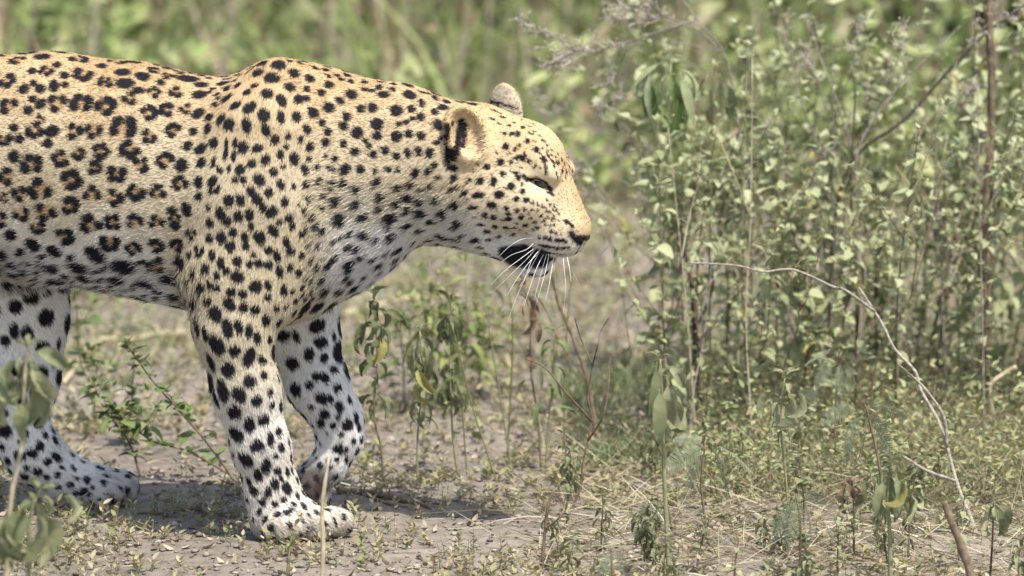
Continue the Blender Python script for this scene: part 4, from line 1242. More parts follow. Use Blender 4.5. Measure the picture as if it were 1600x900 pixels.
# --- long-leaved weed at the edge of the thicket
r_, o_, p_ = weed('long_leaved_weed', 'tall weed with long hanging lance-shaped leaves at the thicket edge', [(1048, 690), (1036, 480), (1040, 300), (1046, 92)], L_PALEL, bark=B_GREEN,
     r=(2.6, 1.2), nodes=5, start=0.55, size=(26, 40), droop=0.4, up=0.2)
hang(r_, o_, p_, L_MIDL, [(1010, 112, 92, 1.45, -.2), (1030, 110, 100, 1.7, .2), (1046, 112, 70, 1.3, -.4), (1052, 118, 96, 1.2, .3), (1060, 130, 85, 1.5, -.3), (1020, 105, 60, 2.4, .3)])
hang(r_, o_, p_, L_PALEL, [(1018, 104, 84, 1.75, -.5), (1040, 100, 78, 1.55, -.2), (1055, 104, 70, .5, -.2), (1062, 112, 82, 1.25, -.4), (1036, 96, 60, 2.6, -.2), (1050, 95, 60, .2, .3), (1072, 135, 60, 1.6, -.2)])
r_, o_, p_ = weed('drooping_weed', 'drooping weed with long pale leaves beside the long-leaved weed', [(1112, 670), (1110, 400), (1118, 105)], L_PALEL, bark=B_GREEN, r=(2.4, 1.0), nodes=8, start=0.5, size=(22, 34), droop=0.4, up=0.0)
hang(r_, o_, p_, L_OLIVEL, [(1118, 112, 70, 1.8, -.2), (1124, 120, 62, 1.4, .2), (1134, 122, 72, 1.35, -.3), (1106, 118, 46, 2.2, .1), (1110, 150, 56, 1.7, -.3)])
# --- bare stems, sticks and twigs in the thicket
twig('woody_sapling', 'thick rough brown sapling stem standing upright among the felted weeds', [([(1540, 660), (1546, 480), (1540, 330), (1552, 180), (1546, -60)], 7.5, 5.0), ([(1552, 420), (1556, 330), (1540, 240), (1546, 100), (1536, -40)], 2.6, 1.6)], None, B_STEM, 'sapling', amp=0.003)
twig('dark_stick', 'straight dark stick slanting up through the felted weeds', [([(1290, 640), (1312, 292), (1420, 180), (1530, 62), (1640, -20)], 3.6, 2.2)], None, B_DARK, 'stick', amp=0.0012)
twig('dead_sapling', 'knotty dark dead sapling at the open edge of the thicket', [([(1092, 640), (1084, 520), (1078, 440), (1062, 360), (1044, 330)], 5.5, 2.6), ([(1084, 520), (1110, 450), (1104, 380)], 2.6, 1.5)], None, B_DARK, 'sapling')
twig('arching_twig', 'bare pale twig arching across the front of the thicket', [([(1526, 832), (1516, 806), (1498, 768), (1490, 735), (1470, 664), (1440, 612), (1428, 580), (1396, 545), (1380, 505), (1342, 448)], 3.8, 1.8), ([(1484, 700), (1474, 650), (1450, 612), (1432, 596), (1405, 570)], 3.0, 1.5), ([(1362, 484), (1320, 452), (1300, 448), (1240, 422), (1190, 424), (1150, 414), (1072, 411)], 2.6, 1.6), ([(1490, 752), (1452, 736), (1410, 712)], 3.2, 2.0)], None, B_PALE, 'twig', dY=0.34, amp=0.0012)
twig('grey_twig', 'bare grey twig forking above the felted weeds', [([(1336, 640), (1350, 420), (1338, 250), (1400, 140), (1440, 100), (1500, 40)], 3.0, 1.2), ([(1338, 250), (1300, 140), (1282, 90), (1262, 20)], 2.0, 0.8)], None, B_GREY, 'twig')
twig('leaning_sapling', 'brown leafless sapling leaning inside the dense thicket', [([(1436, 610), (1470, 470), (1486, 380), (1482, 300)], 3.6, 1.8), ([(1486, 380), (1440, 345), (1410, 318)], 2.2, 1.2)], None, B_STEM, 'sapling')
twig('slender_sapling', 'slender dark sapling rising beside the slanting dark stick', [([(1336, 660), (1338, 430), (1332, 300), (1336, 150), (1330, 110)], 2.6, 1.4)], None, B_DARK, 'sapling')
random.seed(51)
for i in range(24):
    ub, vb = 1040 + 26 * i + random.uniform(-14, 14), random.uniform(600, 730)
    vt_ = random.uniform(60, 420); du = random.uniform(-130, 130)
    fk = (ub + du * 0.6, vb + (vt_ - vb) * 0.6)
    twig('bare_stalk', 'thin bare %s stalk standing among the felted weeds' % ('brown', 'grey', 'straw-coloured')[i % 3], [([(ub, vb), (ub + du * 0.2 + random.uniform(-8, 8), vb + (vt_ - vb) * 0.35), fk, (ub + du, vt_)], 1.7, 0.7),
         ([fk, (fk[0] + random.uniform(-50, 50), fk[1] - 70), (fk[0] + random.uniform(-80, 80), fk[1] - 130)], 1.4, 0.7)], None, (B_STEM, B_GREY, B_STRAW)[i % 3], 'stalk', 'bare %s stalks of the thicket' % ('brown', 'grey', 'straw-coloured')[i % 3], dY=random.uniform(-0.2, 0.1), nseg=5, amp=0.003)
# --- dried panicle reaching over the leopard's head
def panicle(name, label, foot, mains, r=2.0, bark=B_GREY, spread=34, cat='dried weed', Y0=None, side=16):
    V, Fc = [], []
    pts0 = stem_line(foot, Y0, 0.0, amp=0.0012, n=6); o0 = pts0[0].copy()
    root = empty(name, o0, label, cat)
    add_stem(root, o0, pts0, px(r), px(r * 0.6), bark)
    for line in mains:
        near = min(pts0, key=lambda p: (p - W(line[0][0], line[0][1], p.y)).length)
        y = near.y
        P = [near.copy()] + [W(u, v, y + random.uniform(-0.03, 0.03)) for u, v in line[1:]]
        pts = curve_pts(wiggle(P, 0.0008), 6)
        add_stem(root, o0, pts, px(r * 0.62), px(r * 0.3), bark, 'branch', 4)
        v2, f2, = [], []
        for k in range(side):
            t = random.uniform(0.4, 1.0)
            p, d = along(pts, t)
            L = px(spread) * random.uniform(0.5, 1.2)
            q = p; dd = (d + Vector((random.gauss(0, .6), random.gauss(0, .5), random.gauss(0.1, .6)))).normalized()
            e = q + dd * L
            m = q.lerp(e, 0.5) + Vector((0, 0, random.uniform(-1, 1) * L * 0.12))
            segs = [[q, m, e]]
            for s in range(4):
                w = q.lerp(e, random.uniform(0.4, 1))
                segs.append([w, w + (dd + Vector((random.gauss(0, .8), random.gauss(0, .6), random.gauss(0, .8)))).normalized() * L * 0.35])
            for sg in segs:
                a, b = tube([x_ - o0 for x_ in sg], [px(0.62)] * (len(sg) - 1) + [px(0.45)], 3)
                kk = len(v2); v2 += a; f2 += [tuple(i + kk for i in f) for f in b]
                c = sg[-1] - o0
                s_ = px(random.uniform(1.0, 2.1))
                kk = len(v2)
                v2 += [c + Vector(o) * s_ for o in ((1, 0, 0), (-1, 0, 0), (0, 1, 0), (0, -1, 0), (0, 0, 1.4), (0, 0, -1.4))]
                f2 += [tuple(i + kk for i in f) for f in ((0, 2, 4), (2, 1, 4), (1, 3, 4), (3, 0, 4), (2, 0, 5), (1, 2, 5), (3, 1, 5), (0, 3, 5))]
        o = link('seed_head', mesh_data('seed_head', v2, f2, B_STRAWG), root)
        o['kind'] = 'stuff'
    return root
B_STRAWG = bark_mat('seed_heads', (0.30, 0.24, 0.18), (0.55, 0.49, 0.41))
random.seed(33)
panicle('dried_panicle', 'dried feathery seed head spreading sideways from a bare stalk above the thicket', [(1162, 660), (1176, 400), (1150, 160), (1128, 78), (1090, 30), (1040, -40)],
        [[(1128, 78), (1040, 66), (970, 72), (920, 84), (880, 100)], [(1040, 66), (990, 72), (965, 110), (940, 160), (938, 168)], [(1128, 78), (1080, 40), (1010, 20), (960, 8)], [(1128, 78), (1060, 38), (1000, 28), (972, 26)],
         [(1040, 66), (930, 78), (870, 62), (830, 44)], [(1040, 66), (940, 76), (890, 80), (862, 100)]])
panicle('dried_bush', 'dry wispy branching weed rising through the felted weeds', [(1290, 640), (1282, 420), (1290, 250), (1300, 190)],
        [[(1290, 250), (1250, 150), (1230, 60), (1222, 15)], [(1300, 190), (1330, 110), (1345, 40)], [(1282, 420), (1240, 300), (1210, 210)], [(1290, 250), (1350, 160), (1400, 100)], [(1300, 190), (1275, 120), (1262, 40)]], r=2.2, side=11, spread=30)
panicle('wispy_weed', 'dry wispy weed with seed heads beside the thick brown sapling', [(1480, 660), (1470, 420), (1462, 240), (1470, 150)],
        [[(1462, 240), (1420, 130), (1400, 50)], [(1470, 150), (1500, 90), (1540, 40), (1590, 20)], [(1470, 420), (1520, 280), (1540, 200)], [(1462, 240), (1500, 170), (1530, 120)]], r=2.0, side=11, spread=30)
panicle('dried_stalk', 'thin dried weed with twiggy seed heads standing beside the leopard\'s brow', [(1010, 560), (960, 400), (922, 262), (924, 205), (936, 168)],
        [[(936, 168), (938, 140), (944, 110), (968, 90)], [(924, 205), (900, 185), (870, 162), (842, 152)], [(922, 262), (950, 235), (985, 222), (1010, 235)], [(922, 262), (950, 240), (990, 240), (1015, 248)], [(936, 168), (958, 165), (962, 155)]], r=1.6, side=10, spread=26)
panicle('straw_spray', 'spray of fine straw-coloured stalks in front of the thicket', [(1010, 640), (985, 420), (965, 330)],
        [[(965, 330), (930, 290), (900, 280), (885, 282)], [(965, 330), (920, 268), (900, 262)], [(965, 330), (930, 300), (915, 310)], [(985, 420), (950, 350), (925, 345)], [(985, 420), (1010, 330), (1000, 290)]], r=1.2, bark=B_STRAW, side=7, spread=30)
# --- weeds on the open ground
random.seed(5)
def wilted(label, stem, hangs, leaves=L_WILT, extra=None, name='wilted_weed', **kw):
    r, o, p = weed(name, label, stem, leaves, **dict(dict(nodes=7, start=0.5, size=(30, 48), droop=0.5, up=-0.5, r=(2.3, 1.1), bark=B_GREEN, tip=True, tuft=2), **kw))
    hang(r, o, p, leaves, hangs)
    if extra: hang(r, o, p, extra[0], extra[1])
    return r
wilted('wilted weed with hanging olive leaves, first beside the lifted forepaw', [(601, 770), (598, 700), (589, 640), (587, 560), (585, 462)],
       [(583, 492, 46, 1.6, -.3), (572, 500, 42, 1.9, .2), (592, 498, 50, 1.3, -.3), (578, 530, 44, 1.7, -.2), (596, 525, 40, 1.2, .3), (566, 520, 36, 2.1, -.3), (585, 480, 40, .4, -.2), (584, 475, 44, -1.4, -.2), (590, 486, 52, .25, -.3)], L_OLW, (L_YEL, [(594, 520, 50, 1.45, -.4)]), bark=B_STEM)
wilted('wilted weed with a curled yellow leaf hanging from its stem', [(652, 765), (655, 700), (651, 660), (655, 600), (652, 520)],
       [(645, 530, 60, 1.75, -.2), (652, 528, 64, 1.45, .2), (660, 532, 56, 1.2, -.3), (640, 540, 52, 1.95, .2), (668, 540, 60, 1.5, -.2), (655, 525, 46, .5, -.2)], L_OLIVEL, (L_YEL, [(652, 568, 62, 1.35, -.5), (656, 590, 48, 1.9, -.4)]), bark=B_GREEN)
wilted('wilted weed with bunched drooping leaves behind the curled yellow leaf', [(716, 745), (708, 690), (706, 640), (704, 560), (702, 470)],
       [(700, 590, 44, 1.8, -.2), (694, 598, 40, 2.0, -.2), (706, 592, 46, 1.5, .2), (714, 594, 50, 1.2, -.3), (722, 605, 40, 1.3, .2), (696, 486, 70, 1.7, .2), (704, 480, 66, 1.5, -.2), (712, 488, 60, 1.3, .2)], L_OLW)
random.seed(9)
for i, (ub, vb, ut, vt_) in enumerate([(632, 640, 618, 470), (660, 652, 655, 420), (690, 645, 700, 390), (720, 640, 728, 410), (745, 630, 752, 455), (676, 630, 672, 450)]):
    weed('lush_weed', 'bushy yellow-green weed with lance-shaped leaves behind the wilted weeds', [(ub, vb), ((ub + ut) / 2 + 6, (vb + vt_) / 2), (ut, vt_)], L_LIMEL, group='bushy yellow-green weeds', bark=B_GREEN, nodes=9, start=0.15, size=(34, 58), branches=2, br_len=(50, 100), droop=0.7, up=0.15, tuft=1, mixin=L_MIDL, mixp=0.3)
wilted('two-stemmed weed with a shrivelled brown top below the leopard\'s chin', [(846, 740), (840, 660), (832, 570), (826, 500), (820, 448)],
       [(826, 470, 42, 1.4, -.2), (820, 455, 48, 1.1, .2), (832, 480, 44, 1.5, .1), (838, 500, 36, 1.3, -.3)], L_BROWN, (L_OLIVEL, [(838, 560, 48, 1.3, -.2), (846, 570, 60, .9, -.3), (826, 590, 40, 2.4, .3), (840, 620, 50, 1.7, -.2), (860, 560, 50, 1.2, .2), (864, 585, 44, 1.0, -.3)]), bark=B_STEM, nodes=2)
weed('slim_weed', 'slim green weed beside the stem with shrivelled brown top', [(852, 735), (862, 640), (866, 560), (866, 520)], L_MIDL, bark=B_GREEN, nodes=6, start=0.3, size=(28, 44), up=0.0, droop=0.5)
twig('leaning_stalk', 'bare brown stalk leaning up towards the leopard\'s muzzle', [([(936, 700), (920, 600), (893, 520), (872, 470), (862, 425)], 4.2, 2.6), ([(920, 600), (880, 540), (850, 480), (836, 455)], 1.8, 1.0)], None, B_STEM, 'stalk')
twig('red_stalk', 'reddish-brown leafless forked stalk on open ground', [([(892, 800), (908, 760), (914, 720), (924, 660), (922, 620), (926, 570)], 1.9, 1.2), ([(926, 570), (934, 540), (938, 520), (950, 495)], 1.3, .8), ([(926, 570), (908, 530), (898, 495)], 1.4, .9), ([(916, 660), (880, 610), (850, 575), (820, 560)], 2.0, 1.0), ([(922, 690), (945, 640), (956, 560)], 1.6, .9)], None, B_RED, 'stalk')
random.seed(12)
wilted('weed with two broad drooping leaves, one dry and holed', [(1046, 915), (1044, 800), (1038, 720), (1036, 640), (1034, 560)],
       [(1026, 566, 78, 1.62, -.3), (1030, 600, 86, 1.55, -.4), (1022, 575, 60, 1.8, .3)], L_OLIVEL, (L_WILT, [(1042, 590, 80, 1.3, -.3), (1046, 600, 84, 1.45, .2), (1040, 570, 46, .6, -.2), (1048, 610, 70, 1.2, .3)]), nodes=2, start=0.9, r=(4.2, 2.4), bark=B_GREEN)
wilted('wilted weed with bunched hanging leaves on bare soil', [(1392, 920), (1390, 830), (1386, 770), (1392, 722)],
       [(1384, 742, 66, 1.75, -.3), (1392, 738, 70, 1.5, .2), (1400, 740, 66, 1.3, -.3), (1408, 752, 62, 1.4, .3), (1376, 756, 54, 1.9, .2), (1412, 760, 56, 1.1, -.2)], L_OLW, (L_YEL, [(1408, 745, 54, 1.3, -.4)]), nodes=3, start=0.8, r=(4.0, 2.2))
wilted('small weed with rust-brown withered leaves', [(1334, 870), (1330, 800), (1328, 760)], [(1328, 748, 44, 1.5, -.2), (1334, 752, 50, 1.3, .2), (1322, 756, 46, 1.8, -.2)], L_BROWN, (L_OLIVEL, [(1340, 745, 50, 1.1, -.3)]), nodes=1, start=0.8)
wilted('weed with ragged pale leaves growing at the thicket foot', [(1232, 850), (1226, 760), (1222, 660), (1226, 590)], [(1230, 610, 66, 1.3, -.3), (1222, 612, 58, 1.9, .2), (1236, 606, 56, .8, -.2), (1214, 606, 50, 2.4, -.2)], L_WILT, nodes=3, start=0.6)
wilted('low weed with one broad grey-green leaf near the dead stick', [(1546, 905), (1548, 840), (1552, 775)], [(1552, 780, 70, 1.3, -.3), (1548, 790, 56, 1.8, .2), (1556, 784, 44, .8, .2)], L_WILT, nodes=1, start=0.8, bark=B_DARK)
# foreground weeds, out of focus
wilted('wilted ragged weed in front of the leopard\'s hind leg', [(4, 1060), (18, 800), (30, 690), (38, 600), (42, 548)],
       [(30, 556, 80, 2.2, -.3), (40, 552, 76, 1.5, .2), (46, 560, 84, 1.2, -.3), (20, 570, 78, 2.0, .3), (52, 585, 70, 1.4, -.2), (10, 590, 70, 1.7, -.2), (36, 620, 64, 1.55, -.3), (60, 600, 60, 1.2, .2), (48, 550, 60, .1, -.2)], L_OLW + L_WILT, nodes=3, start=0.75, r=(4.4, 2.2), size=(34, 52), bark=B_STRAW)
wilted('low weed with broad dull green leaves near the leopard\'s hind paw', [(36, 1070), (44, 880), (52, 800), (62, 770)],
       [(40, 785, 90, 1.9, -.3), (58, 790, 96, 1.4, -.3), (30, 800, 84, 2.2, .2), (70, 800, 80, 1.2, .3), (12, 790, 88, 1.7, -.3), (88, 775, 50, .2, -.2)], L_OLW + L_WILT, nodes=2, start=0.8, size=(36, 54), r=(4.0, 2.4))
twig('pale_stalk', 'pale dry stalk standing in front of the leopard\'s forepaw', [([(500, 960), (506, 860), (503, 790), (510, 715)], 4.0, 2.4)], None, B_STRAW, 'stalk')
wilted('little seedling with one yellow-green leaf in front of the forepaw', [(448, 905), (450, 870), (458, 838)], [(458, 832, 22, 1.5, -.3), (452, 842, 20, 2., -.2)], L_LIMEL, nodes=1, start=0.7, size=(14, 20), r=(2, 1))
twig('bent_stalk', 'short dead stalk leaning on the soil below the muzzle', [([(846, 880), (856, 800), (864, 762)], 3.0, 2.0), ([(852, 830), (876, 806), (884, 780)], 2, 1)], None, B_STEM, 'stalk')
# trailing bramble between the legs
random.seed(15)
for nm, lb, st, nd in (('trailing_weed', 'trailing weed with round green leaves between the leopard\'s legs', [(372, 762), (330, 700), (280, 640), (238, 600), (208, 545)], 15),
                       ('creeping_weed', 'creeping weed with small dark leaves near the leopard\'s hind paw', [(372, 745), (300, 705), (240, 690), (200, 660), (175, 640)], 12),
                       ('upright_weed', 'thin upright weed with a leafy tip behind the leopard\'s hind leg', [(150, 655), (140, 600), (126, 560), (118, 462)], 8),
                       ('bare_weed', 'thin weed with a single top leaf behind the trailing weed', [(154, 650), (150, 600), (152, 545)], 4),
                       ('leafy_weed', 'small leafy weed standing behind the trailing weed', [(196, 690), (204, 630), (208, 552)], 10),
                       ('dark_leaved_weed', 'small dark-leaved weed rising behind the hind paw', [(222, 745), (200, 690), (160, 640), (148, 600)], 12)):
    weed(nm, lb, st, L_MIDO, bark=B_STEM, nodes=nd, start=0.15, size=(22, 36), up=0.2, droop=0.5, r=(2.4, 1.0), branches=2, br_len=(30, 60), pair=2, mixin=L_OLIVE, mixp=0.4)
# fallen sticks
twig('fallen_branch', 'fallen brown branch lying behind the leopard\'s forepaw', [([(528, 774), (580, 778), (630, 786), (672, 794)], 6.5, 4.0), ([(560, 776), (600, 792), (640, 798)], 2.5, 1.5)], None, B_STEM, 'branch', ground=True)
twig('fallen_twig', 'long pale fallen twig across bare soil near the thicket foot', [([(918, 742), (985, 758), (1040, 778), (1092, 792), (1150, 796)], 4.2, 2.6)], None, B_PALE, 'twig', ground=True)
twig('forked_twig', 'grey forked twig lying on the soil before the thicket', [([(1152, 785), (1190, 822), (1232, 860), (1275, 880)], 4.5, 3.5), ([(1180, 812), (1192, 796), (1198, 782)], 2.6, 1.6)], None, B_GREY, 'twig', ground=True)
twig('dead_stick', 'thick pale dead stick slanting over the soil', [([(1530, 925), (1504, 860), (1486, 815), (1474, 784)], 7.0, 5.0)], None, B_STEM, 'stick')
twig('pale_branch', 'long pale branch on the ground beyond the leopard\'s belly', [([(100, 598), (150, 535), (200, 530), (250, 520), (310, 518)], 5.5, 4.5), ([(250, 522), (236, 508), (200, 498)], 4, 3)], None, B_STRAW, 'branch', ground=True)
twig('fallen_straw', 'long straw-coloured stalk lying beyond the leopard\'s forelegs', [([(505, 500), (560, 486), (640, 474), (720, 470)], 7, 5)], None, B_STRAW, 'straw', ground=True)
twig('brown_twig', 'brown twig lying under the leopard\'s belly', [([(215, 800), (270, 800), (330, 790), (385, 782)], 3.2, 2.2), ([(300, 795), (340, 806), (372, 800)], 2, 1.2)], None, B_STEM, 'twig', ground=True)
twig('thin_twig', 'thin dry twig on the soil near the wilted weeds', [([(540, 800), (580, 770), (560, 730)], 2.2, 1.4)], None, B_STEM, 'twig', ground=True)
twig('curved_straw', 'curved yellow straw on bare soil near the forked twig', [([(1060, 850), (1100, 832), (1130, 828), (1160, 840), (1200, 862)], 3.2, 2.0)], None, B_STRAW, 'straw', ground=True)
twig('yellow_straw', 'bright straw stem bent over at the end of the thicket', [([(1560, 680), (1548, 610), (1566, 585), (1590, 572)], 3.0, 4.5)], None, B_STRAW, 'straw')
# single long grass blades
random.seed(4)
def blade(label, pts_, w=2.6, mat=None):
    p = stem_line(pts_, None, 0.0, amp=0.0005, n=6)
    o0 = p[0].copy()
    V, Fc = [], []
    n = len(p)
    for i, q in enumerate(p):
        ww = px(w) * (1 - (i / (n - 1)) ** 2 * 0.85) * 0.5
        s = Vector((1, 0.25, 0)) * ww
        V += [q - o0 - s, q - o0 + s + Vector((0, 0.0, 0)), q - o0 + Vector((0, 0.4 * ww, 0))]
    for i in range(n - 1):
        a = 3 * i
        Fc += [(a, a + 3, a + 5, a + 2), (a + 2, a + 5, a + 4, a + 1), (a + 1, a + 4, a + 3, a)]
    return tag(link('grass_blade', mesh_data('grass_blade', V, Fc, mat or M_LIME), None, o0), label, 'grass blade', 'long single grass blades')
GB = 'long thin grass blade standing alone on the open ground'
for l in ([(778, 760), (740, 640), (712, 530), (690, 468)], [(800, 740), (780, 610), (765, 520), (756, 440)], [(792, 720), (800, 560), (800, 480), (786, 420)], [(880, 700), (884, 560), (890, 440), (892, 380)],
          [(1022, 560), (1028, 480), (1044, 370)], [(730, 745), (720, 600), (712, 480)], [(1120, 720), (1150, 600), (1190, 480), (1180, 400)], [(960, 700), (985, 590), (975, 470), (968, 420)]):
    blade(GB, l, 2.8, random.choice((M_LIME, M_PALE, M_WILT)))
# feathery seedlings
def frond_mesh(mat, pairs=20, seed=0):
    rd = random.Random(seed)
    V, Fc = [], []
    def strip(a, b, w, n):
        d = (b - a); s = d.cross(n).normalized() * w
        k = len(V); m = a.lerp(b, 0.5) + n * 0.006
        V.extend([a - s * .5, a + s * .5, m - s, m + s, b - s * .2, b + s * .2])
        Fc.extend([(k, k + 1, k + 3, k + 2), (k + 2, k + 3, k + 5, k + 4)])
    z = Vector((0, 0, 1))
    sp_ = [Vector((t, 0, -0.35 * t * t)) for t in [i / pairs for i in range(pairs + 1)]]
    for i in range(pairs): strip(sp_[i], sp_[i + 1], 0.008, z)
    for i in range(1, pairs + 1):
        L = 0.27 * math.sin(math.pi * (0.18 + 0.72 * i / pairs))
        for s in (-1, 1):
            e = sp_[i] + Vector((L * 0.45, s * L, -L * 0.30 + rd.uniform(-.03, .03)))
            strip(sp_[i], e, 0.015, z)
    return mesh_data('frond', V, Fc, mat)
FR = [frond_mesh(M_FEATHER, 20, i) for i in range(3)]
def feathery(label, stem, fronds, name='feathery_seedling'):
    p = stem_line(stem, None, 0.0); o0 = p[0].copy()
    root = empty(name, o0, label, 'seedling')
    add_stem(root, o0, p, px(2.6), px(1.4), B_STEM)
    for u, v, L, a, dy in fronds:
        leaf_obj(random.choice(FR), root, o0, W(u, v, p[0].y + dy * 0.03), Vector((math.cos(a), dy, -math.sin(a))), px(L * 0.8), random.uniform(-.6, .6) - 0.7, 'frond')
feathery('feathery seedling with drooping fronds before the arching twig', [(1382, 850), (1372, 740), (1356, 650), (1350, 632)], [(1350, 636, 92, 1.4, -.3), (1344, 640, 88, 2.1, -.2), (1358, 640, 90, .9, -.3), (1352, 632, 70, .1, .3), (1340, 630, 76, 2.7, .2)])
feathery('feathery seedling standing before the forked twig', [(1250, 905), (1252, 820), (1248, 770)], [(1248, 772, 84, 1.7, -.3), (1252, 772, 80, 1.1, -.2), (1244, 774, 80, 2.3, -.2), (1250, 768, 60, .3, .3)])
feathery('feathery seedling leaning over the long pale fallen twig', [(1108, 860), (1098, 760), (1106, 690)], [(1106, 694, 84, 2.7, -.3), (1110, 692, 92, .3, -.3), (1104, 698, 80, 2.2, .2), (1110, 700, 80, .9, -.2), (1106, 690, 60, 3.3, .2)])
feathery('feathery seedling in front of the felted weeds', [(1310, 760), (1304, 660), (1310, 545)], [(1310, 550, 70, .8, -.3), (1304, 552, 66, 2.2, -.2), (1312, 560, 76, 1.4, -.3), (1306, 545, 60, 2.9, .2)])
feathery('little feathery seedling on bare soil below the red stalk', [(960, 930), (954, 880), (956, 852)], [(956, 856, 56, 1.8, -.3), (960, 854, 56, 1.0, -.2), (952, 856, 50, 2.5, .2)])
feathery('little feathery seedling beside the weed with holed leaf', [(1030, 830), (1026, 800), (1030, 770)], [(1030, 774, 56, 1.8, -.3), (1034, 772, 56, 1.0, -.2), (1026, 776, 50, 2.5, .2)])

# scrubby little weeds over the soil in front of the thicket
random.seed(61)
lab2 = ('the arching twig', 'the forked twig', 'the long fallen twig', 'the dead stick', 'the thicket foot', 'the red-brown stalk')
pos2 = ((1500, 720), (1210, 830), (1010, 765), (1500, 860), (1300, 730), (900, 780))
for i in range(40):
    ub, vb = random.uniform(880, 1640), random.uniform(700, 935)
    hh = random.uniform(45, 130); du = random.uniform(-25, 25)
    kind = i % 4
    lv = (L_OLIVE, L_WILT, L_PALE, L_OLW)[kind]
    nm = ('scrubby_seedling', 'withered_seedling', 'felted_seedling', 'droopy_seedling')[kind]
    ad = ('dull green', 'withered pale', 'grey-green felted', 'drooping olive')[kind]
    lm = lab2[min(range(6), key=lambda q: (pos2[q][0] - ub) ** 2 + (pos2[q][1] - vb) ** 2)]
    weed(nm, 'little %s seedling on the soil near %s' % (ad, lm), [(ub, vb), (ub + du * 0.4, vb - hh * 0.5), (ub + du, vb - hh)], lv, cat='seedling', group='little %s seedlings near %s' % (ad, lm), bark=(B_STEM, B_GREEN, B_RED)[i % 3],
         r=(1.8, 0.8), nodes=random.randint(4, 8), start=0.3, size=((12, 20), (18, 32), (14, 22), (18, 30))[kind], up=(0.3, -0.5, 0.0, -0.6)[kind], droop=0.5, tuft=1, branches=random.randint(0, 2), br_len=(25, 60), amp=0.003)
random.seed(62)
for i, (u, v) in enumerate([(random.uniform(880, 1600), random.uniform(715, 890)) for _ in range(12)]):
    a = random.uniform(-0.35, 0.35); L = random.uniform(50, 120)
    twig('dry_twig', 'thin dry twig lying among the little seedlings before the thicket', [([(u, v), (u + L * 0.5, v + a * L * 0.5 + random.uniform(-6, 6)), (u + L, v + a * L)], 1.9, 1.1)], None, (B_GREY, B_STRAW, B_STEM)[i % 3], 'twig', 'thin dry twigs before the thicket', ground=True)
# --- grasses and ground cover of the thicket foot, and the growth beyond (uncountable)
def px_zone(n, u0, u1, v0, v1, dens=None):
    u = rng.uniform(u0, u1, n); v = rng.uniform(v0, v1, n)
    a = np.array([(on_ground(a_, b_).x, on_ground(a_, b_).y) for a_, b_ in zip(u, v)])
    return a[:, 0], a[:, 1]
def grass(name, label, x, y, L, w, droop, cols, lean=0.35, mat=None):
    n = len(x)
    P = gp(x, y) - [0, 0, 0.003]
    D = np.stack([rng.normal(0, lean, n), rng.normal(0, lean, n), np.ones(n)], 1)
    S = rng.normal(0, 1, (n, 3)); S[:, 2] = 0
    V, Fc, C = blades_geo(P, D, S, L, w, droop, pick(cols, n), 4)
    return tag(link(name, np_mesh(name, V, Fc, mat or mat_cover, False, C)), label, 'grass', kind='stuff')
cx, cy = px_zone(60, 880, 1240, 600, 735)
k = rng.integers(0, 60, 2600)
x = cx[k] + rng.normal(0, 0.018, 2600); y = cy[k] + rng.normal(0, 0.03, 2600)
grass('short_grass', 'short green grass tufts at the thicket foot', x, y, rng.uniform(0.03, 0.085, 2600), rng.uniform(0.0014, 0.0028, 2600), rng.uniform(0.1, 0.7, 2600), [(0.15, 0.21, 0.09), (0.11, 0.16, 0.06), (0.22, 0.27, 0.13), (0.30, 0.28, 0.15)], 0.5)
# tangle of fine yellow-green growth under the thicket
x, y = px_zone(6800, 1090, 1800, 560, 790)
n = len(x)
g1 = blades_geo(gp(x, y) - [0, 0, 0.003], np.stack([rng.normal(0, .5, n), rng.normal(0, .5, n), np.ones(n)], 1), rng.normal(0, 1, (n, 3)) * [1, 1, 0], rng.gamma(4, 0.016, n) + 0.02, rng.uniform(0.0010, 0.0022, n), rng.uniform(0.1, 0.8, n), pick([(0.33, 0.32, 0.16), (0.25, 0.27, 0.13), (0.40, 0.35, 0.22), (0.28, 0.21, 0.13)], n), 4)
m = 15000
kk = rng.integers(0, n, m)
P = gp(x[kk] + rng.normal(0, 0.02, m), y[kk] + rng.normal(0, 0.02, m)); P[:, 2] += rng.gamma(2.2, 0.020, m)
a = rng.uniform(0, 6.28, m)
L = rng.uniform(0.006, 0.015, m)
g2 = leaves_geo(P, np.stack([np.cos(a), np.sin(a), rng.normal(0.2, .5, m)], 1), np.stack([rng.normal(0, .5, m), rng.normal(0, .5, m), np.ones(m)], 1), L, L * 0.5, pick([(0.34, 0.345, 0.145), (0.27, 0.30, 0.13), (0.20, 0.235, 0.105), (0.40, 0.36, 0.18), (0.33, 0.35, 0.20), (0.28, 0.23, 0.14)], m))
V, Fc, C = join_geo([g1, g2])
tag(link('undergrowth', np_mesh('undergrowth', V, Fc, mat_cover, False, C)), 'fine tangled yellow-green undergrowth beneath the felted weeds', 'undergrowth', kind='stuff')
# straw lying and leaning in front of the thicket
x, y = px_zone(3600, 840, 1760, 655, 900)
n = len(x); a = rng.uniform(0, 6.28, n)
P = gp(x, y); P[:, 2] += 0.004
V, Fc, C = blades_geo(P, np.stack([np.cos(a), np.sin(a), np.abs(rng.normal(0, 0.35, n))], 1), rng.normal(0, 1, (n, 3)) * [1, 1, .2], rng.gamma(3, 0.020, n) + 0.02, rng.uniform(0.0009, 0.0020, n), rng.uniform(0, .4, n), pick([(0.46, 0.39, 0.25), (0.36, 0.29, 0.18), (0.50, 0.45, 0.33), (0.26, 0.20, 0.13), (0.34, 0.33, 0.17)], n), 4)
tag(link('dry_straw', np_mesh('dry_straw', V, Fc, mat_dry, False, C)), 'loose dry straw strewn in front of the felted weeds', 'straw', kind='stuff')
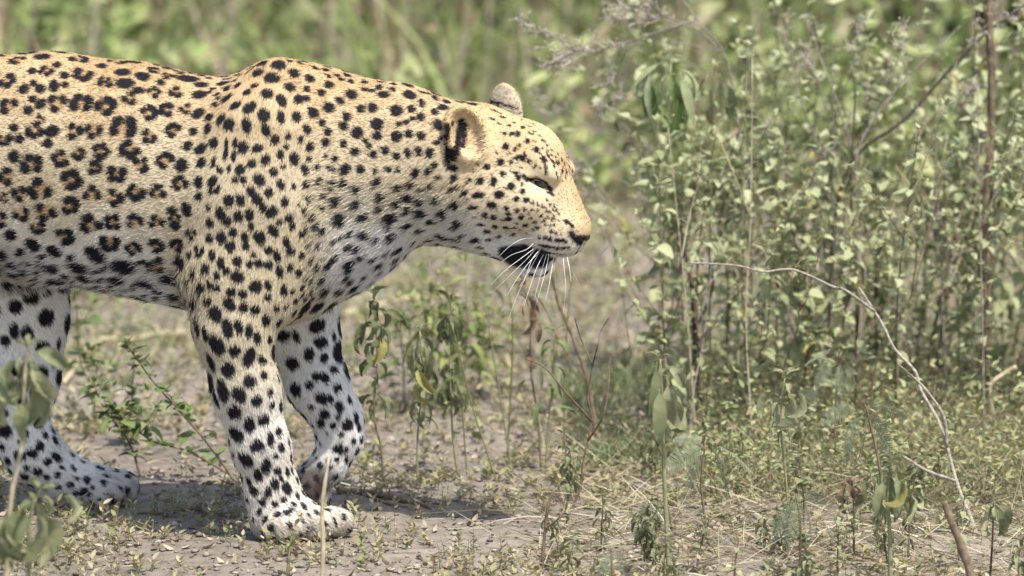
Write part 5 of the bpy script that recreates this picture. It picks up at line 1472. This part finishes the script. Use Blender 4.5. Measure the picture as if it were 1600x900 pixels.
# sparse pale grass on the middle ground
n = 9000
x = rng.uniform(-2.2, 2.2, n); y = rng.uniform(1.2, 3.9, n)
keep_ = vnoise(np.stack([x, y, x * 0], 1), 2.6, 61) + 0.25 * sstep(2.4, 3.4, y) > 0.5
x, y = x[keep_], y[keep_]; n = len(x)
grass('dry_grass', 'sparse pale and green grass on the sandy ground beyond the leopard', x, y, rng.gamma(4, 0.016, n) + 0.02, rng.uniform(0.0016, 0.0035, n), rng.uniform(0.1, 0.6, n), [(0.38, 0.37, 0.19), (0.24, 0.30, 0.11), (0.48, 0.42, 0.27), (0.44, 0.39, 0.25), (0.18, 0.25, 0.08)], 0.5)
# tall grass behind
n = 7000
x = rng.uniform(-3.4, 3.4, n); y = 3.7 + rng.random(n) ** 1.2 * 6.5
q = np.stack([x, y * 0.7, x * 0], 1)
keep_ = vnoise(q, 1.9, 71) * 0.6 + vnoise(q, 5, 73) * 0.4 > 0.42
x, y = x[keep_], y[keep_]; n = len(x)
dens = vnoise(np.stack([x, y, x * 0], 1), 1.6, 72)
grass('tall_grass', 'tall green grass filling the ground behind the leopard', x, y, (rng.gamma(5, 0.075, n) + 0.1) * (0.5 + 0.7 * dens), rng.uniform(0.004, 0.012, n), rng.uniform(0.05, 0.7, n), [(0.19, 0.25, 0.07), (0.25, 0.31, 0.10), (0.32, 0.36, 0.15), (0.40, 0.39, 0.22), (0.42, 0.36, 0.24), (0.14, 0.18, 0.055)], 0.25)
n = 1500
x = rng.uniform(-3.4, 3.4, n); y = 3.4 + rng.random(n) * 5
grass('dead_stalks', 'tall brown dead stalks standing among the grass behind the leopard', x, y, rng.gamma(6, 0.09, n) + 0.15, rng.uniform(0.003, 0.007, n), rng.uniform(0.0, 0.3, n), [(0.26, 0.18, 0.12), (0.34, 0.26, 0.20), (0.17, 0.11, 0.07), (0.46, 0.38, 0.30)], 0.18, mat_dry)
# mass of broad leaves between and behind the grass
n = 46000
x = rng.uniform(-3.2, 3.2, n); y = 3.25 + rng.random(n) ** 1.4 * 6.0
q = np.stack([x, y, x * 0], 1)
cl = vnoise(q, 2.3, 81) * 0.55 + vnoise(q, 6.5, 82) * 0.45
keep_ = cl + 0.08 * sstep(3.4, 5, y) > 0.44
x, y, cl = x[keep_], y[keep_], cl[keep_]; n = len(x)
P = gp(x, y); P[:, 2] += rng.random(n) ** 1.1 * (0.12 + 0.75 * sstep(0.42, 0.75, cl)) * (0.55 + 0.45 * sstep(3.3, 4.8, y))
a = rng.uniform(0, 6.28, n); L = rng.uniform(0.025, 0.085, n)
hue = vnoise(np.stack([x, y, x * 0], 1), 3.1, 83)
C = pick([(0.21, 0.275, 0.085), (0.28, 0.34, 0.12), (0.15, 0.19, 0.06), (0.36, 0.385, 0.18), (0.31, 0.335, 0.135)], n)
C = C * (0.7 + 0.7 * hue)[:, None]
C = np.where((rng.random(n) < 0.12)[:, None], pick([(0.34, 0.26, 0.16), (0.44, 0.38, 0.24), (0.22, 0.15, 0.09)], n), C)
V, Fc, C = leaves_geo(P, np.stack([np.cos(a), np.sin(a), rng.normal(0.4, .8, n)], 1), rng.normal(0, 1, (n, 3)) + [0, -0.5, 0.7], L, L * rng.uniform(.25, .5, n), C)
tag(link('leafy_growth', np_mesh('leafy_growth', V, Fc, mat_cover, False, C)), 'soft mass of green leafy growth behind the leopard', 'vegetation', kind='stuff')
# broad-leaved bushes behind
def far_bush(label, c, h, wdt, cols, n=420, leaf=(0.02, 0.05), name='leafy_bush', group='leafy bushes behind the leopard', bark=B_STEM):
    o0 = Vector((c[0], c[1], gh(c[0], c[1])))
    root = empty(name, o0, label, 'bush', group)
    V, Fc = [], []
    tips = []
    for k in range(9):
        a = random.uniform(0, 6.28); rr = wdt * random.uniform(0.2, 0.95)
        hh = h * random.uniform(0.65, 1.05)
        e = Vector((math.cos(a) * rr, math.sin(a) * rr, hh))
        pts = curve_pts(wiggle([Vector((math.cos(a) * 0.02, math.sin(a) * 0.02, -0.01)), e * 0.45 + Vector((0, 0, hh * 0.12)), e], 0.012), 5)
        v_, f_ = stem_mesh(pts, 0.006, 0.002, 5)
        kk = len(V); V += v_; Fc += [tuple(i + kk for i in f) for f in f_]
        tips.append(pts)
    link('stems', mesh_data('stems', V, Fc, bark), root)
    P = []
    for k in range(n):
        p, d = along(random.choice(tips), 0.15 + 0.85 * random.random() ** 0.8)
        P.append(p + Vector((random.gauss(0, .035), random.gauss(0, .035), random.gauss(0, .03))))
    P = np.array(P)
    a = rng.uniform(0, 6.28, n)
    L = rng.uniform(*leaf, n)
    v_, f_, c_ = leaves_geo(P, np.stack([np.cos(a), np.sin(a), rng.normal(0.3, .8, n)], 1), rng.normal(0, 1, (n, 3)) + [0, -0.5, 0.6], L, L * rng.uniform(.28, .5, n), pick(cols, n))
    o = link('foliage', np_mesh('foliage', v_, f_, mat_cover, False, c_), root)
    o['kind'] = 'stuff'
    return root
random.seed(77)
GREENS = [[(0.15, 0.21, 0.06), (0.21, 0.28, 0.09), (0.10, 0.15, 0.04)], [(0.32, 0.38, 0.13), (0.22, 0.30, 0.08)], [(0.34, 0.36, 0.20), (0.24, 0.28, 0.13), (0.44, 0.43, 0.28)], [(0.08, 0.12, 0.04), (0.13, 0.18, 0.07)]]
FBL = ['mid-green leafy bush in the tall grass behind the leopard', 'bright yellow-green leafy bush in the tall grass behind the leopard', 'pale greyish-green bush in the tall grass behind the leopard', 'dark green leafy bush in the tall grass behind the leopard']
for i in range(48):
    xx = -2.4 + 4.8 * ((i * 0.618) % 1) + random.uniform(-.1, .1)
    yy = 3.45 + 4.4 * ((i * 0.381 + 0.13) % 1) ** 1.2
    far_bush(FBL[i % 4], (xx, yy), random.uniform(0.42, 0.95), random.uniform(0.16, 0.34), GREENS[i % 4], n=random.randint(240, 460), leaf=(0.03, 0.10), group='bushes behind: ' + FBL[i % 4])
# pale flowering weeds behind the leopard's rump
for i, (u, v) in enumerate(((10, 470), (60, 480), (110, 475), (-40, 480))):
    g = on_ground(u, v)
    far_bush('pale cream-tipped weed rising behind the leopard\'s back', (g.x, g.y), 0.42 - 0.03 * (i % 2), 0.09, [(0.42, 0.40, 0.24), (0.30, 0.31, 0.15), (0.22, 0.25, 0.11)], n=420, leaf=(0.008, 0.02), name='pale_weed', group='pale weeds behind the leopard')
